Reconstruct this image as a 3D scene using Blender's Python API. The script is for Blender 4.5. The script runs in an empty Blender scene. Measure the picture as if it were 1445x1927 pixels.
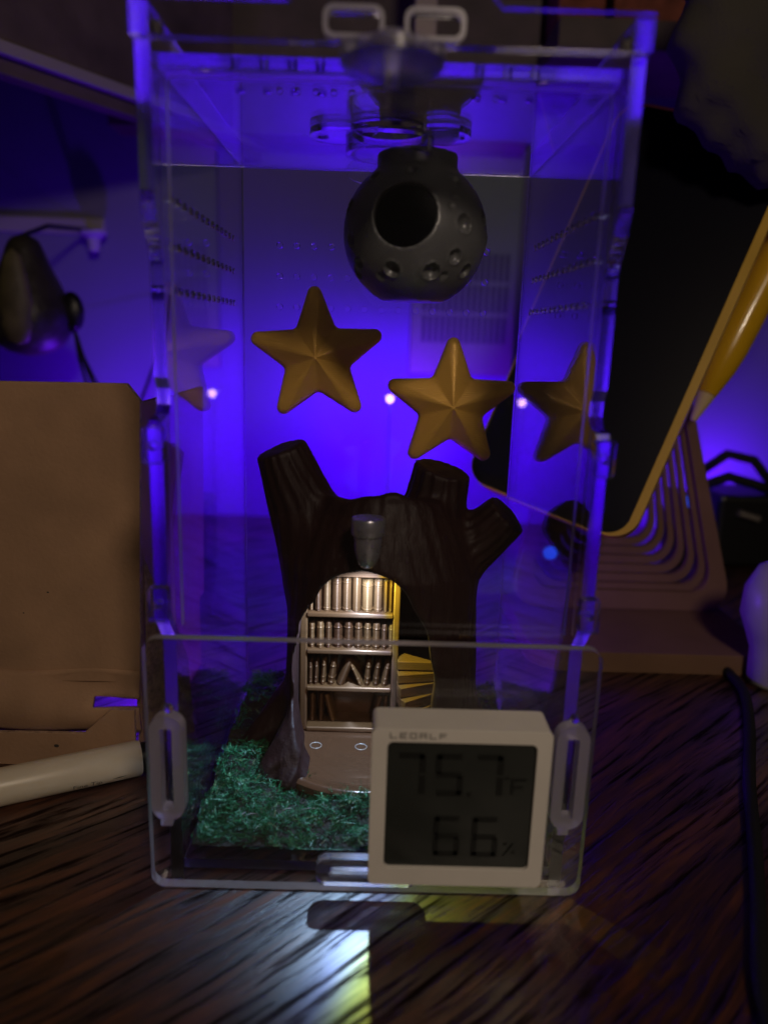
import bpy, bmesh, math, random
import numpy as np
from mathutils import Vector, Matrix, Euler
from mathutils.geometry import tessellate_polygon
random.seed(7); rng = np.random.default_rng(7)
sc = bpy.context.scene
S = 0.01                                   # everything below is written in centimetres
R = math.radians

# ------------------------------------------------------------------ camera
cam_d = bpy.data.cameras.new('camera'); cam = bpy.data.objects.new('camera', cam_d)
sc.collection.objects.link(cam); sc.camera = cam
PITCH, ROLL, YAW = 0.2302, 0.0321, 0.013
fw = Vector((math.sin(YAW)*math.cos(PITCH), math.cos(YAW)*math.cos(PITCH), -math.sin(PITCH)))
rt = Vector((math.cos(YAW), -math.sin(YAW), 0)); up = rt.cross(fw)
r2 = math.cos(ROLL)*rt + math.sin(ROLL)*up; u2 = -math.sin(ROLL)*rt + math.cos(ROLL)*up
m = Matrix((r2, u2, -fw)).transposed().to_4x4(); m.translation = Vector((-0.0747, -17.093, 13.861))*S
cam.matrix_world = m
cam_d.sensor_fit = 'VERTICAL'; cam_d.sensor_height = 36; cam_d.sensor_width = 27
cam_d.lens = 1440.7/1927*36
cam_d.clip_start = 0.01; cam_d.clip_end = 20
cam_d.dof.use_dof = True; cam_d.dof.focus_distance = 0.235; cam_d.dof.aperture_fstop = 8.0

# ------------------------------------------------------------------ world, room lamp, exposure
w = bpy.data.worlds.new('World'); sc.world = w; w.use_nodes = True
w.node_tree.nodes['Background'].inputs[0].default_value = (0.55, 0.42, 0.45, 1)
w.node_tree.nodes['Background'].inputs[1].default_value = 0.006
def aim(o, target):
    o.rotation_euler = (Vector(target)*S - o.location).to_track_quat('-Z', 'Y').to_euler()
rl = bpy.data.lights.new('room_lamp', 'AREA'); rl.shape = 'DISK'; rl.size = 0.08
rl.energy = 0.84; rl.color = (1.0, 0.80, 0.60)
rlo = bpy.data.objects.new('room_lamp', rl); sc.collection.objects.link(rlo)
rlo.location = (0.12, -0.42, 0.405); aim(rlo, (0, 0, 8))
sc.view_settings.view_transform = 'Standard'; sc.view_settings.look = 'None'
sc.view_settings.exposure = 0; sc.view_settings.gamma = 1
sc.render.engine = 'CYCLES'
cy = sc.cycles
cy.max_bounces = 28; cy.transmission_bounces = 28; cy.glossy_bounces = 12; cy.diffuse_bounces = 3
cy.transparent_max_bounces = 24; cy.caustics_refractive = True; cy.caustics_reflective = True
cy.sample_clamp_indirect = 3.0; cy.use_denoising = True; cy.blur_glossy = 0.3

# ------------------------------------------------------------------ materials
def newmat(n):
    mt = bpy.data.materials.new(n); mt.use_nodes = True
    nt = mt.node_tree; return mt, nt, nt.nodes, nt.links, nt.nodes.get('Principled BSDF')
def P(n, col, rough=.5, metal=0, spec=.5, bump=None, var=None, coat=0, trans=0, ior=1.45):
    """principled; bump=(scale, strength, dist_cm), var=(scale, amount)"""
    mt, nt, N, Lk, b = newmat(n)
    b.inputs['Base Color'].default_value = (*col, 1); b.inputs['Roughness'].default_value = rough
    b.inputs['Metallic'].default_value = metal; b.inputs['Specular IOR Level'].default_value = spec
    b.inputs['Coat Weight'].default_value = coat; b.inputs['Transmission Weight'].default_value = trans
    b.inputs['IOR'].default_value = ior
    tc = N.new('ShaderNodeTexCoord')
    if var:
        nz = N.new('ShaderNodeTexNoise'); nz.inputs['Scale'].default_value = var[0]; nz.inputs['Detail'].default_value = 6
        Lk.new(tc.outputs['Object'], nz.inputs['Vector'])
        mr = N.new('ShaderNodeMapRange'); mr.inputs[1].default_value = .3; mr.inputs[2].default_value = .7
        mr.inputs[3].default_value = 1-var[1]; mr.inputs[4].default_value = 1+var[1]
        Lk.new(nz.outputs[0], mr.inputs[0])
        mx = N.new('ShaderNodeMix'); mx.data_type = 'RGBA'; mx.blend_type = 'MULTIPLY'; mx.inputs[0].default_value = 1
        mx.inputs[6].default_value = (*col, 1); Lk.new(mr.outputs[0], mx.inputs[7]); Lk.new(mx.outputs[2], b.inputs['Base Color'])
        mr2 = N.new('ShaderNodeMapRange'); mr2.inputs[3].default_value = max(0, rough-.08); mr2.inputs[4].default_value = min(1, rough+.1)
        Lk.new(nz.outputs[0], mr2.inputs[0]); Lk.new(mr2.outputs[0], b.inputs['Roughness'])
    if bump:
        nb = N.new('ShaderNodeTexNoise'); nb.inputs['Scale'].default_value = bump[0]; nb.inputs['Detail'].default_value = 4
        Lk.new(tc.outputs['Object'], nb.inputs['Vector'])
        bp = N.new('ShaderNodeBump'); bp.inputs['Strength'].default_value = bump[1]; bp.inputs['Distance'].default_value = bump[2]*S
        Lk.new(nb.outputs[0], bp.inputs['Height']); Lk.new(bp.outputs[0], b.inputs['Normal'])
    return mt
def layered(n, col, rough, metal, pitch_cm, strength, axis='Z', streak=0.0, coat=0):
    """3D-printed plastic: fine layer lines"""
    mt, nt, N, Lk, b = newmat(n)
    b.inputs['Base Color'].default_value = (*col, 1); b.inputs['Roughness'].default_value = rough
    b.inputs['Metallic'].default_value = metal; b.inputs['Coat Weight'].default_value = coat
    tc = N.new('ShaderNodeTexCoord'); wv = N.new('ShaderNodeTexWave'); wv.bands_direction = axis
    wv.inputs['Scale'].default_value = 1/(pitch_cm*S)/20*math.pi*1.0; wv.inputs['Distortion'].default_value = .6
    wv.inputs['Detail'].default_value = 2
    Lk.new(tc.outputs['Object'], wv.inputs['Vector'])
    nz = N.new('ShaderNodeTexNoise'); nz.inputs['Scale'].default_value = 500; nz.inputs['Detail'].default_value = 5
    mp = N.new('ShaderNodeMapping'); mp.inputs['Scale'].default_value = (.35, 1, 1.6); mp.inputs['Rotation'].default_value = (0, .6, 0)
    Lk.new(tc.outputs['Object'], mp.inputs['Vector']); Lk.new(mp.outputs[0], nz.inputs['Vector'])
    ad = N.new('ShaderNodeMath'); ad.operation = 'MULTIPLY_ADD'; ad.inputs[1].default_value = streak
    Lk.new(nz.outputs[0], ad.inputs[0]); Lk.new(wv.outputs['Fac'], ad.inputs[2])
    bp = N.new('ShaderNodeBump'); bp.inputs['Strength'].default_value = strength; bp.inputs['Distance'].default_value = .006*S
    Lk.new(ad.outputs[0], bp.inputs['Height']); Lk.new(bp.outputs[0], b.inputs['Normal'])
    n2 = N.new('ShaderNodeTexNoise'); n2.inputs['Scale'].default_value = 160; n2.inputs['Detail'].default_value = 4
    Lk.new(mp.outputs[0], n2.inputs['Vector'])
    mr = N.new('ShaderNodeMapRange'); mr.inputs[3].default_value = max(.05, rough-.12); mr.inputs[4].default_value = rough+.12
    Lk.new(n2.outputs[0], mr.inputs[0]); Lk.new(mr.outputs[0], b.inputs['Roughness'])
    return mt
def emit(n, col, s):
    mt, nt, N, Lk, b = newmat(n); N.remove(b)
    e = N.new('ShaderNodeEmission'); e.inputs[0].default_value = (*col, 1); e.inputs[1].default_value = s
    Lk.new(e.outputs[0], N['Material Output'].inputs[0]); return mt
def glass(n, col=(.965, .965, .985), rough=0.0, scratch=0.0):
    mt, nt, N, Lk, b = newmat(n); N.remove(b)
    g = N.new('ShaderNodeBsdfGlass'); g.inputs['Color'].default_value = (*col, 1)
    g.inputs['Roughness'].default_value = rough; g.inputs['IOR'].default_value = 1.49
    Lk.new(g.outputs[0], N['Material Output'].inputs[0]); return mt
def thin_pane(n, haze=.003):
    """clear sheet: Schlick mirror over straight-through transmission, with a trace of surface haze"""
    mt, nt, N, Lk, b = newmat(n); N.remove(b)
    lw = N.new('ShaderNodeLayerWeight'); lw.inputs[0].default_value = .5
    pw = N.new('ShaderNodeMath'); pw.operation = 'POWER'; pw.inputs[1].default_value = 5; Lk.new(lw.outputs['Facing'], pw.inputs[0])
    ma = N.new('ShaderNodeMath'); ma.operation = 'MULTIPLY_ADD'; ma.inputs[1].default_value = .96; ma.inputs[2].default_value = .04
    Lk.new(pw.outputs[0], ma.inputs[0])
    t = N.new('ShaderNodeBsdfTransparent'); t.inputs[0].default_value = (.975, .975, .985, 1)
    d = N.new('ShaderNodeBsdfDiffuse'); d.inputs[0].default_value = (.8, .8, .85, 1)
    g = N.new('ShaderNodeBsdfGlossy'); g.inputs['Roughness'].default_value = .0
    tc = N.new('ShaderNodeTexCoord'); vo = N.new('ShaderNodeTexVoronoi'); vo.inputs['Scale'].default_value = 330; Lk.new(tc.outputs['Object'], vo.inputs['Vector'])
    ds = N.new('ShaderNodeMapRange'); ds.inputs[1].default_value = .03; ds.inputs[2].default_value = .055; ds.inputs[3].default_value = .12; ds.inputs[4].default_value = haze
    Lk.new(vo.outputs['Distance'], ds.inputs[0])
    m0 = N.new('ShaderNodeMixShader'); Lk.new(ds.outputs[0], m0.inputs[0])
    Lk.new(t.outputs[0], m0.inputs[1]); Lk.new(d.outputs[0], m0.inputs[2])
    m1 = N.new('ShaderNodeMixShader'); Lk.new(ma.outputs[0], m1.inputs[0]); Lk.new(m0.outputs[0], m1.inputs[1]); Lk.new(g.outputs[0], m1.inputs[2])
    Lk.new(m1.outputs[0], N['Material Output'].inputs[0]); return mt

def wood_desk():
    mt, nt, N, Lk, b = newmat('desk_wood')
    tc = N.new('ShaderNodeTexCoord'); mp = N.new('ShaderNodeMapping')
    mp.inputs['Rotation'].default_value = (0, 0, R(-42)); Lk.new(tc.outputs['Object'], mp.inputs['Vector'])
    # slow warp so the grain swirls
    nw = N.new('ShaderNodeTexNoise'); nw.inputs['Scale'].default_value = 9; nw.inputs['Detail'].default_value = 3
    mw = N.new('ShaderNodeMapping'); mw.inputs['Scale'].default_value = (.35, 1.3, 1); Lk.new(mp.outputs[0], mw.inputs['Vector']); Lk.new(mw.outputs[0], nw.inputs['Vector'])
    def vm(op, a, bb):
        v = N.new('ShaderNodeVectorMath'); v.operation = op
        if isinstance(a, tuple): v.inputs[0].default_value = a
        else: Lk.new(a, v.inputs[0])
        if isinstance(bb, tuple): v.inputs[1].default_value = bb
        else: Lk.new(bb, v.inputs[1])
        return v.outputs[0]
    off = vm('MULTIPLY', vm('SUBTRACT', nw.outputs['Color'], (.5, .5, .5)), (0.0, .038, 0))
    wp = vm('ADD', mp.outputs[0], off)
    # wide growth figure
    m1 = N.new('ShaderNodeMapping'); m1.inputs['Scale'].default_value = (4, 70, 1); Lk.new(wp, m1.inputs['Vector'])
    n1 = N.new('ShaderNodeTexNoise'); n1.inputs['Scale'].default_value = 1.2; n1.inputs['Detail'].default_value = 6; Lk.new(m1.outputs[0], n1.inputs['Vector'])
    # fine ridges
    m2 = N.new('ShaderNodeMapping'); m2.inputs['Scale'].default_value = (24, 440, 1); Lk.new(wp, m2.inputs['Vector'])
    n2 = N.new('ShaderNodeTexNoise'); n2.inputs['Scale'].default_value = 1.0; n2.inputs['Detail'].default_value = 7; n2.inputs['Roughness'].default_value = .62; Lk.new(m2.outputs[0], n2.inputs['Vector'])
    m3 = N.new('ShaderNodeMapping'); m3.inputs['Scale'].default_value = (110, 1500, 1); Lk.new(wp, m3.inputs['Vector'])
    n3 = N.new('ShaderNodeTexNoise'); n3.inputs['Scale'].default_value = 1.0; n3.inputs['Detail'].default_value = 3; Lk.new(m3.outputs[0], n3.inputs['Vector'])
    mx = N.new('ShaderNodeMath'); mx.operation = 'MULTIPLY_ADD'; mx.inputs[1].default_value = .8; Lk.new(n2.outputs[0], mx.inputs[0])
    m4 = N.new('ShaderNodeMath'); m4.operation = 'MULTIPLY'; m4.inputs[1].default_value = .55; Lk.new(n1.outputs[0], m4.inputs[0]); m5 = N.new('ShaderNodeMath'); m5.operation = 'MULTIPLY_ADD'; m5.inputs[1].default_value = .30; Lk.new(n3.outputs[0], m5.inputs[0]); m6 = N.new('ShaderNodeMath'); m6.operation = 'SUBTRACT'; m6.inputs[1].default_value = .15; Lk.new(m4.outputs[0], m6.inputs[0]); Lk.new(m6.outputs[0], m5.inputs[2]); Lk.new(m5.outputs[0], mx.inputs[2])
    cr = N.new('ShaderNodeValToRGB'); Lk.new(mx.outputs[0], cr.inputs[0])
    e = cr.color_ramp.elements
    e[0].position = .53; e[0].color = (.010, .0035, .0022, 1)
    e[1].position = .83; e[1].color = (.11, .033, .011, 1)
    k = e.new(.62); k.color = (.020, .0060, .0034, 1)
    k = e.new(.71); k.color = (.046, .0142, .0062, 1)
    gv = N.new('ShaderNodeMapRange'); gv.interpolation_type = 'SMOOTHSTEP'; gv.inputs[1].default_value = .36; gv.inputs[2].default_value = .50
    Lk.new(n2.outputs[0], gv.inputs[0])
    gm = N.new('ShaderNodeMapRange'); gm.inputs[3].default_value = .60; gm.inputs[4].default_value = 1.0; Lk.new(gv.outputs[0], gm.inputs[0])
    gx = N.new('ShaderNodeMix'); gx.data_type = 'RGBA'; gx.blend_type = 'MULTIPLY'; gx.inputs[0].default_value = 1; Lk.new(cr.outputs[0], gx.inputs[6]); Lk.new(gm.outputs[0], gx.inputs[7])
    Lk.new(gx.outputs[2], b.inputs['Base Color'])
    cw = N.new('ShaderNodeMath'); cw.operation = 'MULTIPLY'; cw.inputs[1].default_value = .95; Lk.new(gv.outputs[0], cw.inputs[0]); Lk.new(cw.outputs[0], b.inputs['Coat Weight'])
    sw = N.new('ShaderNodeMath'); sw.operation = 'MULTIPLY_ADD'; sw.inputs[1].default_value = .5; sw.inputs[2].default_value = .08; Lk.new(gv.outputs[0], sw.inputs[0]); Lk.new(sw.outputs[0], b.inputs['Specular IOR Level'])
    b.inputs['Specular IOR Level'].default_value = .6; b.inputs['Coat Weight'].default_value = .8; b.inputs['Coat Roughness'].default_value = .33
    rr = N.new('ShaderNodeMapRange'); rr.inputs[1].default_value = .35; rr.inputs[2].default_value = .7; rr.inputs[3].default_value = .50; rr.inputs[4].default_value = .27
    Lk.new(n2.outputs[0], rr.inputs[0]); Lk.new(rr.outputs[0], b.inputs['Roughness'])
    hs = N.new('ShaderNodeMath'); hs.operation = 'MULTIPLY_ADD'; hs.inputs[1].default_value = .25; Lk.new(n3.outputs[0], hs.inputs[0]); Lk.new(gv.outputs[0], hs.inputs[2])
    bp = N.new('ShaderNodeBump'); bp.inputs['Strength'].default_value = .8; bp.inputs['Distance'].default_value = .016*S
    Lk.new(bp.outputs[0], b.inputs['Coat Normal']); Lk.new(hs.outputs[0], bp.inputs['Height']); Lk.new(bp.outputs[0], b.inputs['Normal'])
    return mt
def moss_mat():
    mt, nt, N, Lk, b = newmat('moss')
    at = N.new('ShaderNodeAttribute'); at.attribute_name = 'tone'
    cr = N.new('ShaderNodeValToRGB'); Lk.new(at.outputs['Fac'], cr.inputs[0]); e = cr.color_ramp.elements
    e[0].position = 0; e[0].color = (.008, .048, .026, 1); e[1].position = 1; e[1].color = (.16, .12, .055, 1)
    k = e.new(.5); k.color = (.015, .115, .048, 1); k = e.new(.86); k.color = (.045, .30, .115, 1)
    Lk.new(cr.outputs[0], b.inputs['Base Color']); b.inputs['Roughness'].default_value = .45
    b.inputs['Subsurface Weight'].default_value = 0
    return mt

def bark_mat():
    mt, nt, N, Lk, b = newmat('brown_bark_plastic')
    b.inputs['Base Color'].default_value = (.020, .0058, .0052, 1); b.inputs['Specular IOR Level'].default_value = .32
    tc = N.new('ShaderNodeTexCoord'); mp = N.new('ShaderNodeMapping'); mp.inputs['Scale'].default_value = (330, 330, 45); Lk.new(tc.outputs['Object'], mp.inputs['Vector'])
    nz = N.new('ShaderNodeTexNoise'); nz.inputs['Scale'].default_value = 1; nz.inputs['Detail'].default_value = 6; Lk.new(mp.outputs[0], nz.inputs['Vector'])
    wv = N.new('ShaderNodeTexWave'); wv.bands_direction = 'Z'; wv.inputs['Scale'].default_value = 450; wv.inputs['Distortion'].default_value = .8; Lk.new(tc.outputs['Object'], wv.inputs['Vector'])
    ad = N.new('ShaderNodeMath'); ad.operation = 'MULTIPLY_ADD'; ad.inputs[1].default_value = .012; Lk.new(wv.outputs['Fac'], ad.inputs[0]); Lk.new(nz.outputs[0], ad.inputs[2])
    bp = N.new('ShaderNodeBump'); bp.inputs['Strength'].default_value = .75; bp.inputs['Distance'].default_value = .09*S
    Lk.new(ad.outputs[0], bp.inputs['Height']); Lk.new(bp.outputs[0], b.inputs['Normal'])
    rr = N.new('ShaderNodeMapRange'); rr.inputs[3].default_value = .36; rr.inputs[4].default_value = .75; Lk.new(nz.outputs[0], rr.inputs[0]); Lk.new(rr.outputs[0], b.inputs['Roughness'])
    return mt
def silk(n, col, rough, metal):
    """silk filament: layer lines stretch the highlight up and down"""
    mt = layered(n, col, rough, metal, .035, .2, 'Z', .3); N, Lk = mt.node_tree.nodes, mt.node_tree.links
    b = N['Principled BSDF']; b.inputs['Anisotropic'].default_value = .85; b.inputs['Anisotropic Rotation'].default_value = .25
    oi = N.new('ShaderNodeObjectInfo'); rp = N.new('ShaderNodeValToRGB'); Lk.new(oi.outputs['Random'], rp.inputs[0]); e = rp.color_ramp.elements
    e[0].color = (col[0]*.55, col[1]*.5, col[2]*.5, 1); e[1].color = (col[0]*1.35, col[1]*1.55, col[2]*1.4, 1); Lk.new(rp.outputs[0], b.inputs['Base Color'])
    tg = N.new('ShaderNodeTangent'); tg.direction_type = 'RADIAL'; tg.axis = 'Z'; Lk.new(tg.outputs[0], b.inputs['Tangent'])
    return mt
M = dict(
    acrylic=glass('clear_acrylic'), satin=glass('satin_acrylic_edge', (.97, .97, .99), .17), sawn=glass('sawn_acrylic_edge_low', (.98, .98, 1), .32), frost=glass('frosted_acrylic', (.93, .93, .97), .22),
    pane=thin_pane('clear_sheet'),
    edge=P('sawn_acrylic_edge', (.70, .68, .80), .35, trans=.7, ior=1.49),
    milky=P('milky_acrylic', (.66, .63, .78), .30, trans=.75, ior=1.49),
    gold=layered('gold_silk_plastic', (1.0, .58, .12), .34, .22, .035, 1.0, 'Z', 1.8),
    grey=layered('charcoal_silk_plastic', (.17, .175, .185), .36, .3, .035, .35, 'Z', .3),
    brown=layered('brown_silk_plastic', (.040, .014, .010), .38, .05, .035, .25, 'Z', .4, coat=.1),
    bark=bark_mat(),
    silkbook=silk('brown_silk_books', (.135, .056, .024), .40, .45),
    brownshelf=layered('brown_silk_shelf', (.105, .046, .022), .24, .22, .035, .3, 'Z', .5, coat=.45),
    steel=P('dark_polished_steel', (.40, .40, .45), .28, .7, var=(300, .15)),
    goldmetal=P('brass_magnet', (.75, .55, .25), .25, 1.0),
    moss=moss_mat(), soil=P('dark_soil', (.018, .014, .011), .9, bump=(400, 1, .1), var=(200, .4)),
    white=P('warm_white_plastic', (.72, .685, .645), .45, bump=(2500, .12, .01), var=(60, .04)),
    lcd=P('dark_display', (.022, .025, .023), .16, spec=.4, var=(25, .3)),
    lcdseg=P('display_segment', (.013, .014, .0135), .3, spec=.2),
    print=P('grey_print', (.13, .12, .115), .6),
    kraft=P('kraft_cardboard', (.345, .205, .122), .85, bump=(900, .45, .03), var=(45, .15)),
    kraftedge=P('cardboard_cut_edge', (.34, .22, .15), .95, bump=(700, 1, .06), var=(500, .35)),
    desk=wood_desk(), wall=P('painted_wall', (.15, .13, .23), .7, bump=(250, .15, .03), var=(6, .05)),
    shelfwood=P('dark_shelf_wood', (.10, .075, .06), .6, bump=(300, .4, .04), var=(40, .3)),
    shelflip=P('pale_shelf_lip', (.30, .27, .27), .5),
    vent=P('pale_vent_plastic', (.15, .22, .10), .6, var=(30, .06)), slot=P('vent_slot', (.05, .045, .045), .8),
    gourd=P('dark_olive_shell', (.030, .026, .016), .45, bump=(120, .7, .15), var=(60, .4)),
    gourdpale=P('olive_shell_front', (.10, .085, .035), .55, bump=(150, .6, .1), var=(80, .35)),
    navy=P('dark_board_paint', (.055, .05, .065), .6, var=(20, .2)), black=P('black_plastic', (.008, .008, .009), .4), rubber=P('black_cable', (.012, .012, .014), .65, spec=.25),
    screen=P('dark_glass_screen', (.003, .003, .008), .34, spec=.22),
    yellow=P('yellow_case', (.56, .34, .035), .36, var=(60, .06)), penyellow=P('yellow_lacquer', (.62, .36, .012), .22, coat=.3, var=(80, .06)),
    pentip=P('beige_pen_tip', (.60, .46, .24), .45), standwood=P('tan_stand', (.17, .095, .058), .75, spec=.2, bump=(200, .15, .03), var=(40, .12)),
    whiteplug=P('white_glossy_plastic', (.36, .34, .36), .35),
    fabric=P('grey_fabric', (.050, .045, .040), .9, bump=(900, .5, .05), var=(25, .25)),
    brick=P('red_brick', (.22, .065, .045), .9, bump=(200, .8, .12), var=(120, .35)),
    paleb=P('pale_pole', (.42, .36, .30), .6), leafdark=P('dark_foliage', (.03, .035, .016), .8, var=(60, .4)),
    markerw=P('ivory_barrel', (.60, .52, .40), .35, var=(60, .05)), ink=P('marker_ink', (.05, .045, .04), .5),
    led=emit('violet_led', (.80, .42, 1.0), 40), blueled=emit('blue_led', (.008, .09, 1.0), 1.1),
    metal=P('pale_metal', (.5, .46, .42), .35, .9), ringmark=P('ring_mark', (.6, .58, .56), .3, .3),
)

# ------------------------------------------------------------------ mesh helpers
class B:
    def __init__(s): s.v = []; s.f = []; s.mi = []
    def add(s, vs, fs, mi=0):
        o = len(s.v); s.v += [tuple(map(float, q)) for q in vs]; s.f += [tuple(i+o for i in f) for f in fs]; s.mi += [mi]*len(fs); return s
    def box(s, x0, x1, y0, y1, z0, z1, mi=0):
        return s.add([(x0,y0,z0),(x1,y0,z0),(x1,y1,z0),(x0,y1,z0),(x0,y0,z1),(x1,y0,z1),(x1,y1,z1),(x0,y1,z1)],
                     [(0,3,2,1),(4,5,6,7),(0,1,5,4),(1,2,6,5),(2,3,7,6),(3,0,4,7)], mi)
    def lathe(s, prof, c=(0,0,0), seg=40, axis='Z', mi=0, mat=None):
        """prof: (radius, height) pairs from one end to the other; ends at radius 0 close by themselves"""
        vs = []; fs = []; n = len(prof)
        for (r, h) in prof:
            for k in range(seg):
                a = 2*math.pi*k/seg; q = (r*math.cos(a), r*math.sin(a), h)
                if axis == 'Y': q = (q[0], q[2], q[1])
                if axis == 'X': q = (q[2], q[0], q[1])
                q = Vector(q)
                if mat: q = mat @ q
                vs.append((q[0]+c[0], q[1]+c[1], q[2]+c[2]))
        for i in range(n-1):
            for k in range(seg):
                a, b2 = i*seg+k, i*seg+(k+1) % seg; fs.append((a, b2, b2+seg, a+seg))
        if prof[0] == prof[-1]: pass
        elif prof[0][0] > 1e-6: fs.append(tuple(range(seg-1, -1, -1)))
        if prof[0] != prof[-1] and prof[-1][0] > 1e-6: fs.append(tuple(range((n-1)*seg, n*seg)))
        return s.add(vs, fs, mi)
    def tube(s, pts, r, seg=8, mi=0):
        pts = [Vector(q) for q in pts]; n = len(pts); vs = []; fs = []
        rad = r if isinstance(r, (list, tuple)) else [r]*n
        prev = Vector((0, 0, 1))
        for i, q in enumerate(pts):
            t = (pts[min(i+1, n-1)]-pts[max(i-1, 0)]).normalized()
            a = t.cross(prev)
            if a.length < 1e-4: a = t.cross(Vector((1, 0, 0)))
            a.normalize(); b2 = a.cross(t).normalized(); prev = b2
            for k in range(seg):
                an = 2*math.pi*k/seg; vs.append(q + a*(math.cos(an)*rad[i]) + b2*(math.sin(an)*rad[i]))
        for i in range(n-1):
            for k in range(seg):
                j = (k+1) % seg; fs.append((i*seg+k, i*seg+j, (i+1)*seg+j, (i+1)*seg+k))
        fs.append(tuple(range(seg-1, -1, -1))); fs.append(tuple(range((n-1)*seg, n*seg)))
        return s.add(vs, fs, mi)
    def prism(s, outer, holes, d0, d1, plane='XZ', mi=0, mi_edge=None, mi_hole=None):
        """extrude a 2D outline with holes from d0 to d1 along the missing axis"""
        if mi_edge is None: mi_edge = mi
        if mi_hole is None: mi_hole = mi_edge
        loops = [outer]+list(holes)
        tri = tessellate_polygon([[Vector((a, b2, 0)) for a, b2 in lp] for lp in loops])
        flat = [q for lp in loops for q in lp]
        def P3(q, d):
            return {'XZ': (q[0], d, q[1]), 'XY': (q[0], q[1], d), 'YZ': (d, q[0], q[1])}[plane]
        n = len(flat); vs = [P3(q, d0) for q in flat]+[P3(q, d1) for q in flat]
        s.add(vs, [tuple(t) for t in tri]+[tuple(i+n for i in reversed(t)) for t in tri], mi)
        o = len(s.v)-2*n; st = 0
        for li, lp in enumerate(loops):
            L = len(lp)
            for i in range(L):
                a, b2 = st+i, st+(i+1) % L
                s.f.append((o+a, o+b2, o+b2+n, o+a+n)); s.mi.append(mi_hole if li else mi_edge)
            st += L
        return s
def circ(cx, cz, r, n=12, a0=0): return [(cx+r*math.cos(a0+2*math.pi*k/n), cz+r*math.sin(a0+2*math.pi*k/n)) for k in range(n)]
def rrect(x0, x1, z0, z1, r, n=6):
    out = []
    for (cx, cz, a) in ((x1-r, z1-r, 0), (x0+r, z1-r, 90), (x0+r, z0+r, 180), (x1-r, z0+r, 270)):
        for k in range(n+1):
            t = R(a+90*k/n); out.append((cx+r*math.cos(t), cz+r*math.sin(t)))
    return out
def link(o): sc.collection.objects.link(o); return o
def obj(name, b, mats, parent=None, base=None, smooth=False, bevel=0, seg=2, recalc=True, weld=False):
    """one mesh object; b holds world centimetres, the origin is put at base (or the parent's base)"""
    if base is None: base = parent['_b'] if parent else (0, 0, 0)
    base = Vector(base); me = bpy.data.meshes.new(name)
    v = (np.array(b.v, float)-np.array(base))*S
    me.from_pydata(v.tolist(), [], b.f)
    if not isinstance(mats, (list, tuple)): mats = [mats]
    for q in mats: me.materials.append(M[q])
    if len(mats) > 1: me.polygons.foreach_set('material_index', b.mi)
    if recalc:
        bm = bmesh.new(); bm.from_mesh(me)
        if weld: bmesh.ops.remove_doubles(bm, verts=bm.verts, dist=1e-6)
        bmesh.ops.recalc_face_normals(bm, faces=bm.faces); bm.to_mesh(me); bm.free()
    me.update()
    o = link(bpy.data.objects.new(name, me))
    if smooth:
        me.polygons.foreach_set('use_smooth', [True]*len(me.polygons))
        if smooth != 'all': me.set_sharp_from_angle(angle=R(38))
    if bevel:
        bv = o.modifiers.new('bevel', 'BEVEL'); bv.width = bevel*S; bv.segments = seg; bv.limit_method = 'ANGLE'; bv.angle_limit = R(40)
    if parent:
        o.parent = parent; o.location = (base-Vector(parent['_b']))*S
    else: o.location = base*S
    o['_b'] = tuple(base)
    return o
def thing(name, base, label, cat, group=None):
    o = link(bpy.data.objects.new(name, None)); o.empty_display_size = .005
    o.location = Vector(base)*S; o['_b'] = tuple(map(float, base)); return tag(o, label, cat, group)
def tag(o, label, cat, group=None):
    o['label'] = label; o['category'] = cat
    if group: o['group'] = group
    return o
def kind(o, k): o['kind'] = k; return o

def surface_nets(F, org, h):
    nx, ny, nz = F.shape; ins = F < 0
    c = np.zeros((nx-1, ny-1, nz-1), int)
    for dx in (0, 1):
        for dy in (0, 1):
            for dz in (0, 1): c += ins[dx:nx-1+dx, dy:ny-1+dy, dz:nz-1+dz]
    act = (c > 0) & (c < 8); idx = -np.ones(act.shape, int); ii = np.argwhere(act); idx[act] = np.arange(len(ii))
    acc = np.zeros((len(ii), 3)); cnt = np.zeros(len(ii))
    cor = [(a, b, d) for a in (0, 1) for b in (0, 1) for d in (0, 1)]
    for i, p0 in enumerate(cor):
        for p1 in cor[i+1:]:
            if sum(abs(a-b) for a, b in zip(p0, p1)) != 1: continue
            f0 = F[ii[:, 0]+p0[0], ii[:, 1]+p0[1], ii[:, 2]+p0[2]]; f1 = F[ii[:, 0]+p1[0], ii[:, 1]+p1[1], ii[:, 2]+p1[2]]
            ok = (f0 < 0) != (f1 < 0); t = np.where(ok, f0/np.where(ok, f0-f1, 1), 0)
            pt = np.array(p0)[None]+t[:, None]*(np.array(p1)-np.array(p0))[None]
            acc += pt*ok[:, None]; cnt += ok
    V = (ii+acc/cnt[:, None])*h+np.array(org); Q = []
    for ax in range(3):
        o1, o2 = [a for a in range(3) if a != ax]
        sl0 = [slice(None)]*3; sl1 = [slice(None)]*3; sl0[ax] = slice(0, -1); sl1[ax] = slice(1, None)
        for q in (o1, o2):
            sl0[q] = slice(1, -1); sl1[q] = slice(1, -1)
        a, b = ins[tuple(sl0)], ins[tuple(sl1)]
        e = np.argwhere(a != b); flip = a[a != b]
        e[:, o1] += 1; e[:, o2] += 1
        def ci(d1, d2):
            q = e.copy(); q[:, o1] -= d1; q[:, o2] -= d2; return idx[q[:, 0], q[:, 1], q[:, 2]]
        q = np.stack([ci(1, 1), ci(0, 1), ci(0, 0), ci(1, 0)], 1)
        if ax == 1: flip = ~flip
        q[~flip] = q[~flip][:, ::-1]; Q.append(q)
    return V, np.concatenate(Q)
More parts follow.
